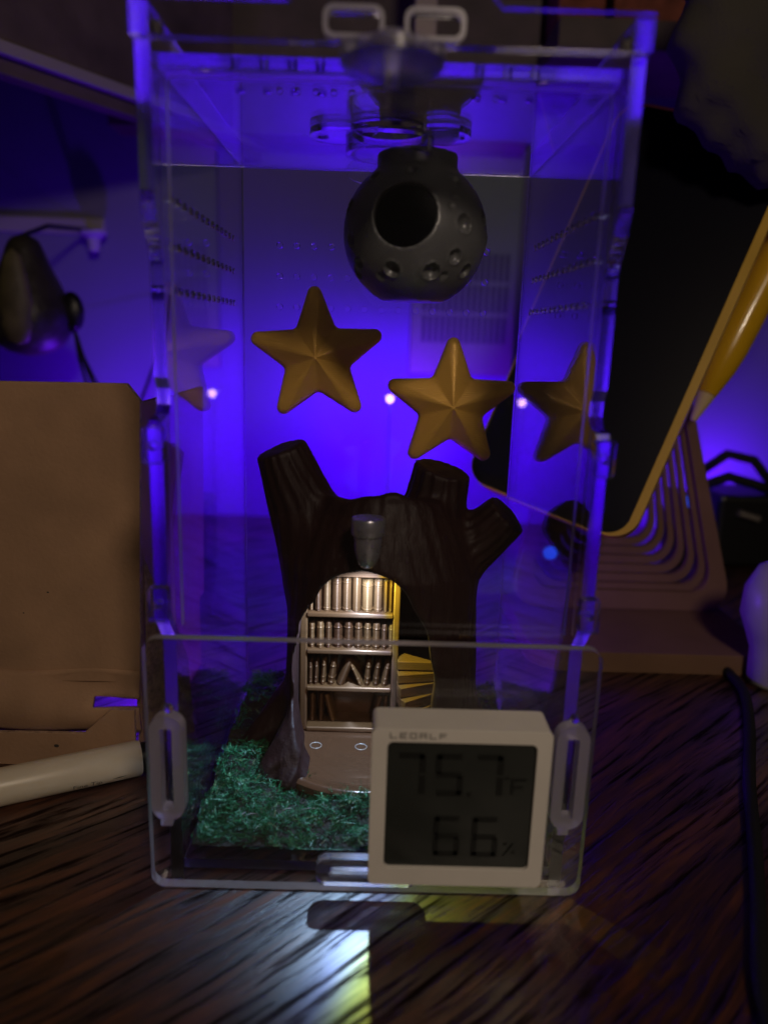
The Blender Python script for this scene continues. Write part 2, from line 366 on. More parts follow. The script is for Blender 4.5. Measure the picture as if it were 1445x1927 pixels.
def nets_obj(name, F, org, h, mat, parent=None, base=None, smooth_it=0):
    V, Q = surface_nets(F, org, h)
    b = B(); b.v = V.tolist(); b.f = [tuple(q) for q in Q.tolist()]; b.mi = [0]*len(b.f)
    return obj(name, b, mat, parent, base, smooth='all', recalc=False)
def smin(a, b, k):
    hh = np.clip(.5+.5*(b-a)/k, 0, 1); return b*(1-hh)+a*hh-k*hh*(1-hh)
def smax(a, b, k): return -smin(-a, -b, k)
def vnoise(shape_pts, scale, seed):
    """cheap smooth pseudo noise from a few rotated sines"""
    r = np.random.default_rng(seed); out = 0
    for _ in range(5):
        d = r.normal(size=3); d /= np.linalg.norm(d)
        out = out+np.sin((shape_pts[0]*d[0]+shape_pts[1]*d[1]+shape_pts[2]*d[2])*scale*r.uniform(.6, 1.6)+r.uniform(0, 6.3))
    return out/5

# ================================================================== SETTING
b = B(); b.box(-70, 70, -40, 39.5, -3, 0); kind(obj('desk', b, 'desk'), 'structure')
b = B(); b.box(-90, 90, 40, 42, -20, 70); kind(obj('wall', b, 'wall'), 'structure')

# ================================================================== ACRYLIC ENCLOSURE
enc = thing('acrylic_enclosure', (0, 5, 0), 'tall clear acrylic terrarium box with purple glowing edges standing on the dark wooden desk', 'terrarium')
T = .3
# side panels: front edge stepped
prof = [(0, 0), (10, 0), (10, 19.9), (-.5, 19.9), (-.52, 16.35), (-.42, 15.95), (-.12, 15.5), (0, 15.2), (0, 12.75), (.18, 12.5), (.2, 12.15), (.05, 11.95),
        (-.5, 11.85), (-.56, 11.7), (-.56, 7.35), (-.5, 7.2), (-.1, 6.75), (0, 6.65)]
sh = [circ(.9+.61*k, z, .1, 10) for k in range(13) for z in (16.58, 15.6, 14.63)]
slots = [rrect(9.35, 9.95, z, z+2.2, .05, 2) for z in ()]
for x0 in (-5, 4.7):
    b = B(); b.prism(prof, sh, x0, x0+T, 'YZ', 0, 1, 0); b.mi = [2 if (mi_ == 1 and max(b.v[i][2] for i in f_) < 6.8) else mi_ for mi_, f_ in zip(b.mi, b.f)]; obj('side_panel', b, ['acrylic', 'satin', 'sawn'], enc)
# back panel between the sides
bh = [circ(-3.48+.575*k, z, .1, 12) for k in range(13) for z in (16.58, 15.6, 14.6)]
b = B(); b.prism([(-4.69, .3), (4.69, .3), (4.69, 19.0), (-4.69, 19.0)], bh, 9.69, 9.97, 'XZ'); obj('back_panel', b, 'acrylic', enc, bevel=.02, seg=1)
# top panel with its feeding hole and air holes
th = [circ(.05, 4.3, 1.0, 36)]+[circ(-3.3+.6*k, y, .1, 10) for k in range(4) for y in (1.5,)]+[circ(1.9+.6*k, y, .1, 10) for k in range(3) for y in (1.5,)]
b = B(); b.prism([(-4.69, .02), (4.69, .02), (4.69, 9.68), (-4.69, 9.68)], th, 18.92, 19.2, 'XY', 0, 1, 0); obj('top_panel', b, ['acrylic', 'satin'], enc)
b = B(); b.prism([(-4.69, .02), (4.69, .02), (4.69, 9.68), (-4.69, 9.68)], [], .32, .58, 'XY', 0, 1); obj('floor_panel', b, ['acrylic', 'sawn'], enc)
# header strip above the door: shoulders and a raised trapezoid with two finger slots
hd = [(-5.0, 19.24), (5.0, 19.24), (5.0, 19.93), (2.1, 19.93), (1.2, 20.75), (-1.1, 20.75), (-2.0, 19.93), (-5.0, 19.93)]
sl = [rrect(-1.26, -.2, 19.3, 19.78, .14, 4), rrect(.28, 1.34, 19.3, 19.78, .14, 4)]
b = B(); b.prism(hd, sl, -.82, -.54, 'XZ', 0, 1); obj('header_panel', b, ['acrylic', 'satin'], enc)
for x in (-.73, .81):
    b = B(); b.prism(rrect(x-.58, x+.58, 19.25, 19.83, .2, 6), [rrect(x-.49, x+.49, 19.34, 19.74, .14, 6)], -.98, -.83, 'XZ')
    obj('slot_rim', b, 'milky', enc, smooth=True, bevel=.02)
# upper door: thin clear pane set between the sides
b = B(); b.prism(rrect(-4.6, 4.6, 6.75, 18.85, .1, 3), [], .16, .40, 'XZ', 0, 1); b.mi = [0 if (mi_ == 1 and max(b.v[i][2] for i in f_) < 7.0) else mi_ for mi_, f_ in zip(b.mi, b.f)]; obj('door_pane', b, ['pane', 'edge'], enc)
# lower flap
b = B(); b.prism(rrect(-5.42, 5.42, .02, 6.74, .35, 6), [], -.34, -.06, 'XZ', 0, 1)
flap = obj('front_flap', b, ['pane', 'edge'], enc)
for x in (-4.83, 4.80):
    b = B(); b.prism(rrect(x-.40, x+.40, 2.2, 4.95, .38, 8), [rrect(x-.14, x+.14, 2.5, 4.62, .05, 3)], -.72, -.36, 'XZ')
    br = obj('flap_bracket', b, 'milky', enc, smooth=True, bevel=.06, seg=3)
    b = B(); b.lathe([(0, -.12), (.08, -.1), (.13, 0), (.08, .1), (0, .12)], (x+.03, -.5, 5.06), 14); obj('pin', b, 'acrylic', br, smooth='all')
    b = B(); b.box(x-.2, x+.08, -.7, -.37, 2.02, 2.2); obj('clip', b, 'milky', br, bevel=.03)
b = B(); b.prism(rrect(-1.27, 1.25, .38, 1.14, .28, 8), [rrect(-.95, .95, .64, .82, .08, 4)], -.62, -.36, 'XZ'); obj('flap_bracket', b, 'frost', enc, smooth=True, bevel=.05, seg=3)
# hinge blocks on the stepped edges
for x in (-4.85, 4.85):
    for z in (11.35, 7.75):
        b = B(); b.prism(rrect(x-.22, x+.22, z-.4, z+.4, .08, 3), [circ(x, z, .1, 12)], -.86, -.58, 'XZ'); obj('hinge_block', b, 'acrylic', enc, smooth=True, bevel=.04)
    b = B(); b.lathe([(.0, -.13), (.11, -.11), (.13, 0), (.11, .11), (0, .13)], (x*.935, -.45, 19.45), 14); obj('magnet_bead', b, 'metal', enc, smooth='all')
# feeding ring and its two-eared cover plate below the lid
rg = B(); c0 = (.05, 4.3)
ears = []
for k in range(72):
    a = 2*math.pi*k/72; r = 1.18
    for s_, ex in ((0, 1.78), (1, 1.78)):
        da = (a-s_*math.pi+math.pi) % (2*math.pi)-math.pi
        if abs(da) < .62: r = max(r, 1.18+(ex+.30-1.18)*max(0, math.cos(da/.62*math.pi/2))**.45)
    ears.append((c0[0]+r*math.cos(a-.12), c0[1]+r*math.sin(a-.12)))
rg.prism(ears, [circ(c0[0], c0[1], .98, 48), circ(c0[0]+1.75, c0[1]-.21, .16, 14), circ(c0[0]-1.75, c0[1]+.21, .16, 14)], 18.74, 18.9, 'XY')
fr = obj('cover_plate', rg, 'acrylic', enc, smooth=True, bevel=.03)
b = B(); b.prism(circ(c0[0], c0[1], 1.14, 48), [circ(c0[0], c0[1], .99, 48)], 18.30, 18.73, 'XY'); obj('feeding_ring', b, 'acrylic', fr, smooth=True, bevel=.03)
# round latch above the door
kx, ky = .02, -.35
b = B(); b.lathe([(0, 18.62), (.55, 18.65), (.92, 18.76), (1.0, 18.86), (1.0, 19.1), (.93, 19.14), (.93, 18.92), (.5, 18.74), (0, 18.72)], (kx, ky-.45, 0), 44)
kn = obj('latch_knob', b, 'frost', enc, smooth=True)
b = B(); b.lathe([(0, 18.45), (.13, 18.47), (.14, 18.9), (.14, 19.2), (.42, 19.22), (.45, 19.3), (.3, 19.42), (0, 19.46)], (kx, ky-.45, 0), 28); obj('latch_pin', b, 'milky', kn, smooth=True)
for x in (-.85, .85):
    b = B(); b.lathe([(0, 19.0), (.16, 19.02), (.17, 19.25), (.1, 19.32), (0, 19.33)], (kx+x, ky-.4, 0), 18); obj('stud', b, 'milky', kn, smooth=True)
# oval clip on the back rim
b = B(); b.prism([(-.75+.55*math.cos(2*math.pi*k/24), 18.9+.34*math.sin(2*math.pi*k/24)) for k in range(24)], [], 9.45, 9.66, 'XZ'); obj('rim_clip', b, 'frost', enc, smooth=True, bevel=.03)

# ================================================================== MOSS
b = B(); n = 34
for i in range(n):
    for j in range(n):
        x = -4.62+9.24*i/(n-1); y = .5+9.1*j/(n-1)
        z = .66+.12*math.sin(x*2.3+y)+.1*math.sin(y*3.1-x*1.7)+.05*random.random()
        b.v.append((x, y, max(.6, z-.1*(y < .8))))
for i in range(n-1):
    for j in range(n-1): b.f.append((i*n+j, (i+1)*n+j, (i+1)*n+j+1, i*n+j+1))
b.mi = [0]*len(b.f)
kind(tag(obj('soil_bed', b, 'soil', smooth='all'), 'dark soil layer under the moss on the enclosure floor', 'soil'), 'stuff')
vs, fs, tone = [], [], []
def frond(p, dirv, L, leaf, t0, nl):
    dirv = dirv.normalized(); side = dirv.cross(Vector((random.uniform(-1, 1), random.uniform(-1, 1), random.uniform(-.4, 1)))).normalized()
    bend = Vector((random.uniform(-.6, .6), random.uniform(-.6, .6), random.uniform(-.9, .1)))
    pts = [p+dirv*(L*t)+bend*(L*.5*t*t) for t in np.linspace(0, 1, nl+1)]
    nrm = dirv.cross(side)
    for i in range(nl):
        o = len(vs); w_ = .014*(1-.5*i/nl)
        vs.extend([pts[i]+side*w_, pts[i]-side*w_, pts[i+1]+nrm*w_*.6]); fs.append((o, o+1, o+2)); tone.append(t0)
        for sg in (-1, 1):
            o = len(vs); ll = leaf*(1-.55*i/nl)*random.uniform(.6, 1.15)
            q = pts[i]*.5+pts[i+1]*.5
            tip = q+side*(sg*ll)+dirv*(ll*.75)+nrm*random.uniform(-.35, .5)*ll
            wv = dirv*(ll*.30)+nrm*random.uniform(-.1, .1)*ll
            vs.extend([q-wv*.5, q+wv*.6, tip]); fs.append((o, o+1, o+2)); tone.append(min(.93, max(0, t0+random.uniform(-.12, .12))))
def mound(x, y):
    dc = math.hypot(x-.25, y-5.95)
    hgt = .72+.10*math.sin(x*2.3+y)+.10*math.sin(y*3.1-x*1.7)
    if y > 6.5 and x < -2.2: hgt += 1.25*math.exp(-((x+3.55)**2+(y-7.9)**2)/1.3)
    if y > 6.5 and x > 2.2: hgt += .45*math.exp(-((x-4)**2+(y-8.4)**2)/1.6)
    if x < -3 and y < 5.2: hgt += .18
    return hgt
cnt = 0
while cnt < 13500:
    x = random.uniform(-4.6, 4.6); y = random.uniform(.42, 9.55)
    if math.hypot((x-.2)/3.2, (y-5.9)/3.2) < .98: continue
    front = y < 3.6
    cl = math.sin(x*5.1+1.3*math.sin(y*3.3))*math.sin(y*5.7+1.1*math.sin(x*2.9))+.5*math.sin(x*11+y*7)
    if cl < -.25 and random.random() < .8: continue
    if not front and random.random() < .35: continue
    if x > .8 and front and random.random() < .45: continue
    if x < -3.4 and 4.6 < y < 7.6 and random.random() < .75: continue
    z = mound(x, y)+.11*cl+random.uniform(-.15, .1)
    if y < .9: z -= (.9-y)*.35
    d = Vector((random.gauss(0, 1), random.gauss(0, 1)-.15, abs(random.gauss(.35, .45))))
    t0 = min(.92, max(.02, random.gauss(.42+.14*cl, .17)))
    if random.random() < .05: t0 = 1.0
    L = random.uniform(.12, .38)
    if x < -4.25 or x > 4.25: d.x *= .2
    if y < .75: d.y = abs(d.y)*.3
    L = min(L, .2+.9*max(0, y-.42))
    frond(Vector((x, y, z)), d, L, random.uniform(.038, .085), t0, random.choice((5, 6, 7)))
    cnt += 1
b = B(); b.v = [tuple(q) for q in vs]; b.v = [(min(4.66, max(-4.66, q[0])), min(9.64, max(.43, q[1])), max(.6, q[2])) for q in b.v]
b.f = fs; b.mi = [0]*len(fs)
mo = obj('moss', b, 'moss', recalc=False)
at = mo.data.attributes.new('tone', 'FLOAT', 'FACE'); at.data.foreach_set('value', tone)
kind(tag(mo, 'bushy green moss covering the enclosure floor around the tree stump', 'moss'), 'stuff')
# a few dry straws
for k in range(4):
    x = random.uniform(-3.6, -.3); y = random.uniform(.9, 2.4); z = mound(x, y)+.12; a = random.uniform(0, 3)
    L = random.uniform(.12, .28)
    b = B(); b.tube([(x, y, z), (x+math.cos(a)*L, y+math.sin(a)*L*.6, z+.05), (x+2*math.cos(a)*L, y+2*math.sin(a)*L*.6, z+.02)], .014, 5)
    o = obj('dry_straw', b, 'shelflip', base=(x, y, z), smooth='all'); tag(o, ['pale dry straw on the moss, nearest the left wall', 'pale dry straw on the moss, nearest the enclosure front', 'pale dry straw close to the platform edge', 'pale dry straw amid the front moss, longest one', 'pale dry straw next to the hygrometer', 'pale dry straw by the left tree root', 'pale dry straw in the middle of the front moss'][k], 'straw', 'straws on the moss')

# ================================================================== TREE STUMP HOUSE
tree = thing('tree_stump_house', (.25, 5.95, .6), 'dark brown tree stump house with three cut branches, arched doorway and bookshelf inside', 'tree house')
h = .075; org = (-5.0, 2.0, .35); nx, ny, nz = 136, 103, 142
X, Y, Z = np.meshgrid(org[0]+h*np.arange(nx), org[1]+h*np.arange(ny), org[2]+h*np.arange(nz), indexing='ij')
px, py = X-.25, Y-5.95; ang = np.arctan2(py, px); rad = np.hypot(px, py)
Rz = np.interp(Z, [0, .8, 1.6, 3, 5, 7, 8, 9.2], [3.75, 3.45, 3.2, 3.08, 2.98, 2.92, 2.6, 2.1])
wob = .05*np.sin(3*ang+Z*.5)+.03*np.sin(5*ang-Z*.35+1)
bark = .013*np.sin(26*ang+2.2*np.sin(Z*1.1+3*ang))+.008*np.sin(47*ang+3*np.sin(Z*1.7))
D = rad-Rz-wob-bark*np.clip((Z-1)/3, .2, 1)
D = smax(D, Z-9.42+.36*(Y-4.0)-.07*np.sin(px*3.1+1)-.03*np.sin(px*7.3), .35)
def cap(a, bb, r0, r1, k=.02, groove=.032, ng=17):
    a = np.array(a); bb = np.array(bb); ax = bb-a; L = np.linalg.norm(ax); ax = ax/L
    t = (X-a[0])*ax[0]+(Y-a[1])*ax[1]+(Z-a[2])*ax[2]; tt = np.clip(t/L, 0, 1.3)
    qx, qy, qz = X-a[0]-t*ax[0], Y-a[1]-t*ax[1], Z-a[2]-t*ax[2]
    u = np.cross(ax, [0, 1, 0]); u /= np.linalg.norm(u); v = np.cross(ax, u)
    an = np.arctan2(qx*v[0]+qy*v[1]+qz*v[2], qx*u[0]+qy*u[1]+qz*u[2])
    r = r0+(r1-r0)*np.clip(tt, 0, 1)
    dd = np.sqrt(qx**2+qy**2+qz**2)-r-groove*np.sin(ng*an+1.5*np.sin(t*2.1)+2*np.sin(t*.9+an))*np.clip(tt*1.6, 0, 1)
    return dd, t, L
def branch(a, bb, r0, r1, tilt=0):
    dd, t, L = cap(a, bb, r0, r1)
    rim = .05*np.sin(X*7)*np.sin(Y*6)
    dd = smax(dd, t-L-rim*.3-tilt*(X-bb[0]), .05); return smax(dd, -t-.5, .3)
for a, bb, r0, r1, ti in (((-1.55, 5.9, 6.6), (-2.90, 5.5, 10.42), 1.35, .74, .03), ((1.5, 6.0, 7.0), (1.93, 5.6, 9.93), 1.1, .84, -.10), ((1.95, 5.9, 6.5), (3.92, 5.2, 8.68), .98, .68, -.02)):
    D = smin(D, branch(a, bb, r0, r1, ti), .38)
for a, bb, r0, r1 in (((-2.0, 4.4, 1.9), (-3.15, 3.3, .75), .75, .32), ((-2.1, 3.8, 1.3), (-2.45, 3.0, .72), .5, .27), ((-2.6, 5.7, 2.0), (-4.05, 5.0, .6), .7, .3),
                      ((3.0, 5.2, 1.9), (4.2, 4.4, .6), .7, .32), ((2.5, 4.0, 1.5), (3.2, 3.1, .65), .6, .3), ((-1.9, 8.2, 1.5), (-3.1, 9.0, .6), .6, .3)):
    dd, t, L = cap(a, bb, r0, r1, groove=.03, ng=7); dd = smax(dd, t-L-.15, .3); dd = smax(dd, -t-.4, .3); D = smin(D, dd, .3)
# doorway and hollow
q = np.sqrt(((X+.30)/2.10)**2+((Z-3.55)/3.80)**2); jag = .05*np.sin(Z*9)*np.clip((2.6-Z)/1.5, 0, 1)+.03*np.sin(Z*4.3)
dop = np.maximum((q-1)*2.0+jag, Y-5.6)
cav = np.maximum(rad-2.62, np.maximum(Z-7.25+.12*rad, .9-Z))
D = smax(D, -smin(dop, cav, .05), .10)
D = np.maximum(D, .62-Z)
D[0] = D[-1] = 1; D[:, 0] = D[:, -1] = 1; D[:, :, 0] = D[:, :, -1] = 1
nets_obj('trunk', D, org, h, 'bark', tree)
# platform
b = B(); b.lathe([(0, .62), (3.1, .62), (3.17, .70), (3.17, .90), (3.08, .985), (2.95, 1.0), (2.9, .975), (2.6, .97), (0, .97)], (-.25, 5.55, 0), 72)
pl = obj('platform', b, 'brownshelf', tree, smooth=True)
for x, y in ((-1.72, 5.0), (-.28, 4.98)):
    b = B(); b.lathe([(.175, .977), (.182, .987), (.19, .977), (.182, .971), (.175, .977)], (x, y, 0), 24); obj('ring_mark', b, 'ringmark', pl, smooth='all')
# bookshelf
by0, by1 = 5.95, 6.95
b = B(); b.box(-2.3, .8, by1, by1+.12, 1.0, 6.75)
bs = obj('bookcase_back', b, 'brownshelf', tree)
for x0, x1 in ((-2.34, -2.10), (.62, .84)):
    b = B(); b.box(x0, x1, by0-.05, by1, 1.0, 6.7); obj('post', b, 'silkbook', bs, bevel=.05, seg=3)
zsh = [1.0, 2.44, 3.74, 5.0]
for z in zsh:
    b = B(); b.box(-2.12, .64, by0-.10, by1, z-.02, z+.15); obj('shelf_board', b, 'silkbook', bs, bevel=.05, seg=3)
b = B(); b.prism([(-2.12, 6.34), (.64, 6.34), (.64, 6.5), (.2, 6.75), (-.6, 6.88), (-1.4, 6.75), (-2.12, 6.45)], [], by0-.12, by1, 'XZ'); obj('arched_crown', b, 'brownshelf', bs, bevel=.05, seg=3)
def book_mesh(nm, ribs, dome):
    b = B(); rings = [0, .015, .06, .07, .09, .10, .12, .45, .55, .85, .87, .89, .91, .97, 1.0]
    if ribs == 1: rings = [0, .015, .1, .115, .14, .155, .3, .315, .34, .355, .6, .78, .8, .83, .85, .97, 1.0]
    if ribs == 2: rings = [0, .02, .2, .5, .8, .97, 1.0]
    prof = []
    for z in rings:
        g = 1.0
        if ribs == 0 and (.065 < z < .095 or .865 < z < .895): g = 1.07
        if ribs == 1 and (.11 < z < .145 or .31 < z < .345 or .79 < z < .835): g = 1.08
        if z in (0, 1.0): g = .93
        prof.append((z, g))
    na = 9; vs = []; fs = []
    for z, g in prof:
        for k in range(na):
            a = math.pi*k/(na-1); vs.append((-.5*math.cos(a)*g, -.42*math.sin(a)*g*1.0, z+(dome*(math.sin(a)) if z == 1.0 else 0)))
        vs.append((.5, 1.6, z)); vs.append((-.5, 1.6, z))
    L = na+2
    for i in range(len(prof)-1):
        for k in range(L):
            j = (k+1) % L; fs.append((i*L+k, i*L+j, (i+1)*L+j, (i+1)*L+k))
    fs.append(tuple(range(L-1, -1, -1))); fs.append(tuple(range((len(prof)-1)*L, len(prof)*L)))
    b.add(vs, fs); return b
protos = []
for i in range(3):
    bb = book_mesh('book', i, .03*i); me = bpy.data.meshes.new('book'); me.from_pydata([tuple(c*S for c in q) for q in bb.v], [], bb.f)
    bm = bmesh.new(); bm.from_mesh(me); bmesh.ops.recalc_face_normals(bm, faces=bm.faces); bm.to_mesh(me); bm.free()
    me.materials.append(M['silkbook']); me.polygons.foreach_set('use_smooth', [True]*len(me.polygons)); me.set_sharp_from_angle(angle=R(50)); protos.append(me)
def book(x, z, w_, hh, lean=0, k=0, dy=0):
    o = link(bpy.data.objects.new('book', protos[k])); o.parent = bs
    o.location = (Vector((x, by0+.26+dy, z))-Vector(bs['_b']))*S; o.scale = (w_, .55, hh); o.rotation_euler = (0, R(lean), 0)
row1 = [(.17, 1.05, 2), (.22, 1.02, 0), (.28, 1.08, 0), (.31, 1.07, 0), (.30, 1.09, 0), (.30, 1.1, 2), (.36, .98, 0), (.29, 1.0, 0), (.16, .98, 2), (.13, .97, 0)]
x = -2.08
for w_, hh, k in row1: book(x+w_/2, 5.15, w_*1.0, hh, 0, k, random.uniform(-.04, .05)); x += w_+.018
row2 = [(.22, .80), (.27, .86), (.22, .86), (.33, .84), (.32, .86), (.28, .86), (.26, .85), (.27, .85), (.2, .82), (.18, .8)]
x = -2.08
for w_, hh in row2: book(x+w_/2, 3.89, w_*.97, hh, 0, 1, random.uniform(-.05, .06)); x += w_+.022
for x, w_, hh, le, k in ((-2.0, .15, .74, 0, 1), (-1.83, .16, .78, 2, 1), (-1.60, .18, .84, 3, 1), (-1.34, .24, .80, 7, 1), (-1.02, .30, .84, 20, 2), (-.36, .17, .76, -24, 1), (-.16, .20, .80, 4, 1), (.12, .20, .80, 6, 1), (.40, .20, .78, 9, 1)):
    book(x, 2.60, w_, hh, le, k)
for x, w_, hh, le, k in ((-1.95, .22, .98, 0, 1), (-1.66, .2, .95, 0, 2), (-1.25, .24, .95, -14, 1), (.1, .25, .92, 12, 2), (.42, .2, .95, 5, 1)):
    book(x, 1.16, w_, hh, le, k, .25)
# winding stair
st = None
b = B(); b.lathe([(.16, 1.0), (.16, 6.4)], (2.15, 5.55, 0), 16); st = obj('stair_newel', b, 'brownshelf', tree, smooth=True)
for k in range(8):
    z = 1.30+.34*k; a0 = R(-128-12*k); a1 = a0+R(32); cx, cy_ = 2.15, 5.55
    c_ = [(cx, cy_)]+[(cx+1.35*math.cos(a0+(a1-a0)*i/5), cy_+1.35*math.sin(a0+(a1-a0)*i/5)) for i in range(6)]
    b = B(); b.prism(c_, [], z-.30, z, 'XY'); obj('step', b, 'brownshelf', st, bevel=.03)

# ================================================================== SPOTLIGHT ON THE STUMP
lx, ly = -.22, 2.62
lamp = thing('spotlight', (lx, ly, 7.75), 'small dark metal bullet-shaped spotlight fixed above the arched doorway', 'spotlight')
b = B(); b.lathe([(0, 7.68), (.14, 7.70), (.24, 7.80), (.32, 8.0), (.365, 8.25), (.385, 8.60), (0, 8.60)], (lx, ly, 0), 36); obj('reflector', b, 'steel', lamp, smooth=True)
b = B(); b.lathe([(0, 8.61), (.44, 8.61), (.455, 8.64), (.455, 9.02), (.43, 9.07), (0, 9.08)], (lx, ly, 0), 40); obj('cap', b, 'steel', lamp, smooth=True)
sp = bpy.data.lights.new('spotlight_beam', 'SPOT'); sp.energy = .36; sp.spot_size = R(134); sp.spot_blend = .35; sp.shadow_soft_size = .0012
sp.use_nodes = True; Nn, Ll = sp.node_tree.nodes, sp.node_tree.links
em = Nn['Emission']; tcn = Nn.new('ShaderNodeTexCoord'); sx = Nn.new('ShaderNodeSeparateXYZ'); Ll.new(tcn.outputs['Normal'], sx.inputs[0])
spo = link(bpy.data.objects.new('spotlight_beam', sp)); spo.parent = lamp; spo.location = (0, 1.95*S, -.88*S); spo.rotation_euler = (R(10), 0, 0)
# beam tint: cool white core, yellow-green fringe towards the right and front
mneg = Nn.new('ShaderNodeMath'); mneg.operation = 'MULTIPLY'; mneg.operation = 'MULTIPLY_ADD'; mneg.inputs[1].default_value = -1.0; mneg.inputs[2].default_value = -.60; Ll.new(sx.outputs['Y'], mneg.inputs[0])
mmax = Nn.new('ShaderNodeMath'); mmax.operation = 'MAXIMUM'; mmax.inputs[1].default_value = 0; Ll.new(mneg.outputs[0], mmax.inputs[0])
mad = Nn.new('ShaderNodeMath'); mad.operation = 'MULTIPLY_ADD'; mad.inputs[1].default_value = 1.1; Ll.new(mmax.outputs[0], mad.inputs[0]); Ll.new(sx.outputs['X'], mad.inputs[2])
crl = Nn.new('ShaderNodeValToRGB'); Ll.new(mad.outputs[0], crl.inputs[0]); ee = crl.color_ramp.elements
ee[0].position = .12; ee[0].color = (.45, .68, 1, 1); ee[1].position = .34; ee[1].color = (.52, .60, .08, 1)
k = ee.new(.22); k.color = (.34, .50, 1, 1); k = ee.new(.285); k.color = (.48, .70, .25, 1)
Ll.new(crl.outputs[0], em.inputs[0])

# ================================================================== HANGING HIDE
hide = thing('hanging_hide', (.8, 5.2, 14.6), 'charcoal grey ball hide with round hole and craters hanging under the lid', 'hide')
h = .05; c = np.array((.82, 5.2, 16.5)); org = (-1.5, 2.9, 14.4); nx, ny, nz = 94, 94, 90
X, Y, Z = np.meshgrid(org[0]+h*np.arange(nx), org[1]+h*np.arange(ny), org[2]+h*np.arange(nz), indexing='ij')
dx, dy, dz = X-c[0], Y-c[1], Z-c[2]; rr = np.sqrt(dx**2+dy**2+dz**2); rxy = np.hypot(dx, dy)
D = rr-1.96
D = smax(D, 14.72-Z, .05)
neck = np.maximum(rxy-1.08, np.maximum(Z-18.55, 17.3-Z)); D = smin(D, neck, .12)
inner = np.maximum(rr-1.70, 14.95-Z)
hd_ = np.array((-.20, -1.0, .17)); hd_ /= np.linalg.norm(hd_)
t = dx*hd_[0]+dy*hd_[1]+dz*hd_[2]; rp = np.sqrt(np.maximum(0, rr**2-t**2))
hole = np.maximum(rp-.80, -t)
D = smax(D, -np.minimum(inner, hole), .06)
for (a, e, s_) in ((-50, 42, .16), (-8, 46, .17), (38, 40, .2), (38, 4, .25), (33, -20, .2), (-22, -32, .22), (14, -33, .24), (28, -36, .12), (-62, -8, .2), (-58, -26, .18), (-72, 18, .2), (52, -30, .2), (66, 12, .2), (30, 24, .13), (26, 16, .1), (-68, -34, .17), (80, -5, .2), (-35, -38, .12)):
    d = np.array((math.sin(R(a))*math.cos(R(e)), -math.cos(R(a))*math.cos(R(e)), math.sin(R(e))))
    q = c+d*1.99; ds = np.sqrt((X-q[0])**2+(Y-q[1])**2+(Z-q[2])**2)
    D = smin(D, np.maximum(np.abs(ds-s_)-.03, rr-2.0), .05) if s_ > .15 else D
    D = smax(D, -(ds-s_*.92), .04)
D[0] = D[-1] = 1; D[:, 0] = D[:, -1] = 1; D[:, :, 0] = D[:, :, -1] = 1
nets_obj('shell', D, org, h, 'grey', hide)
b = B(); b.lathe([(0, 18.56), (.42, 18.56), (.45, 18.6), (.45, 18.70), (0, 18.70)], (.8, 5.35, 0), 28); obj('magnet', b, 'goldmetal', hide, smooth=True)

# ================================================================== STARS
def star(cx, cz, Rt, rot, label):
    Ri = Rt*.47; tips = []; b = B(); pts = []
    for k in range(5):
        a = R(90+rot+72*k); an = a+R(36)
        Tp = Vector((math.cos(a), math.sin(a)))*Rt*1.13; Nn_ = Vector((math.cos(an), math.sin(an)))*Ri; Np = Vector((math.cos(a-R(36)), math.sin(a-R(36))))*Ri
        # rounded tip
        def rounded(Pm, Pc, Pn, r, n):
            d1 = (Pm-Pc).normalized(); d2 = (Pn-Pc).normalized(); half = d1.angle(d2)/2; tl = r/math.tan(half)
            cc = Pc+(d1+d2).normalized()*(r/math.sin(half)); p1 = Pc+d1*tl; p2 = Pc+d2*tl
            e1_ = p1-cc; e2_ = p2-cc; a1 = math.atan2(e1_.y, e1_.x); a2 = math.atan2(e2_.y, e2_.x); da = (a2-a1+math.pi) % (2*math.pi)-math.pi
            return [cc+Vector((math.cos(a1+da*i/n), math.sin(a1+da*i/n)))*r for i in range(n+1)]
        arc = rounded(Np, Tp, Nn_, .24, 8)
        Tn = Vector((math.cos(a+R(72)), math.sin(a+R(72))))*Rt*1.13
        arc2 = rounded(Tp, Nn_, Tn, .22, 4)
        pts += arc
        for i in (1, 2, 3, 4): pts.append(arc[-1].lerp(arc2[0], i/5))
        pts += arc2
        Np2 = rounded(Nn_, Tn, Vector((math.cos(a+R(108)), math.sin(a+R(108))))*Ri, .24, 8)
        for i in (1, 2, 3, 4): pts.append(arc2[-1].lerp(Np2[0], i/5))
    n = len(pts); rings = [(.06, .935), (.2, .84), (.35, .735), (.5, .63), (.65, .525), (.8, .42), (.90, .345), (.96, .26), (.99, .16), (1, .06), (1.0, .0)]
    V = [(cx, 9.66-1.0, cz)]
    for s_, hh in rings:
        for p_ in pts: V.append((cx+p_.x*s_, 9.66-hh*1.0, cz+p_.y*s_))
    F = [(0, 1+(i+1) % n, 1+i) for i in range(n)]
    for r_ in range(len(rings)-1):
        for i in range(n):
            j = (i+1) % n; F.append((1+r_*n+i, 1+r_*n+j, 1+(r_+1)*n+j, 1+(r_+1)*n+i))
    F.append(tuple(1+(len(rings)-1)*n+i for i in range(n)))
    b.add(V, F); o = obj('gold_star', b, 'gold', base=(cx, 9.6, cz), smooth=True)
    return tag(o, label, 'star', 'gold stars on the back panel')
star(-2.18, 12.98, 2.46, 3.0, 'gold five-pointed star on the back panel, the higher left one of two')
star(2.47, 11.47, 2.44, 0.5, 'gold five-pointed star on the back panel, the lower right one below the ball hide')

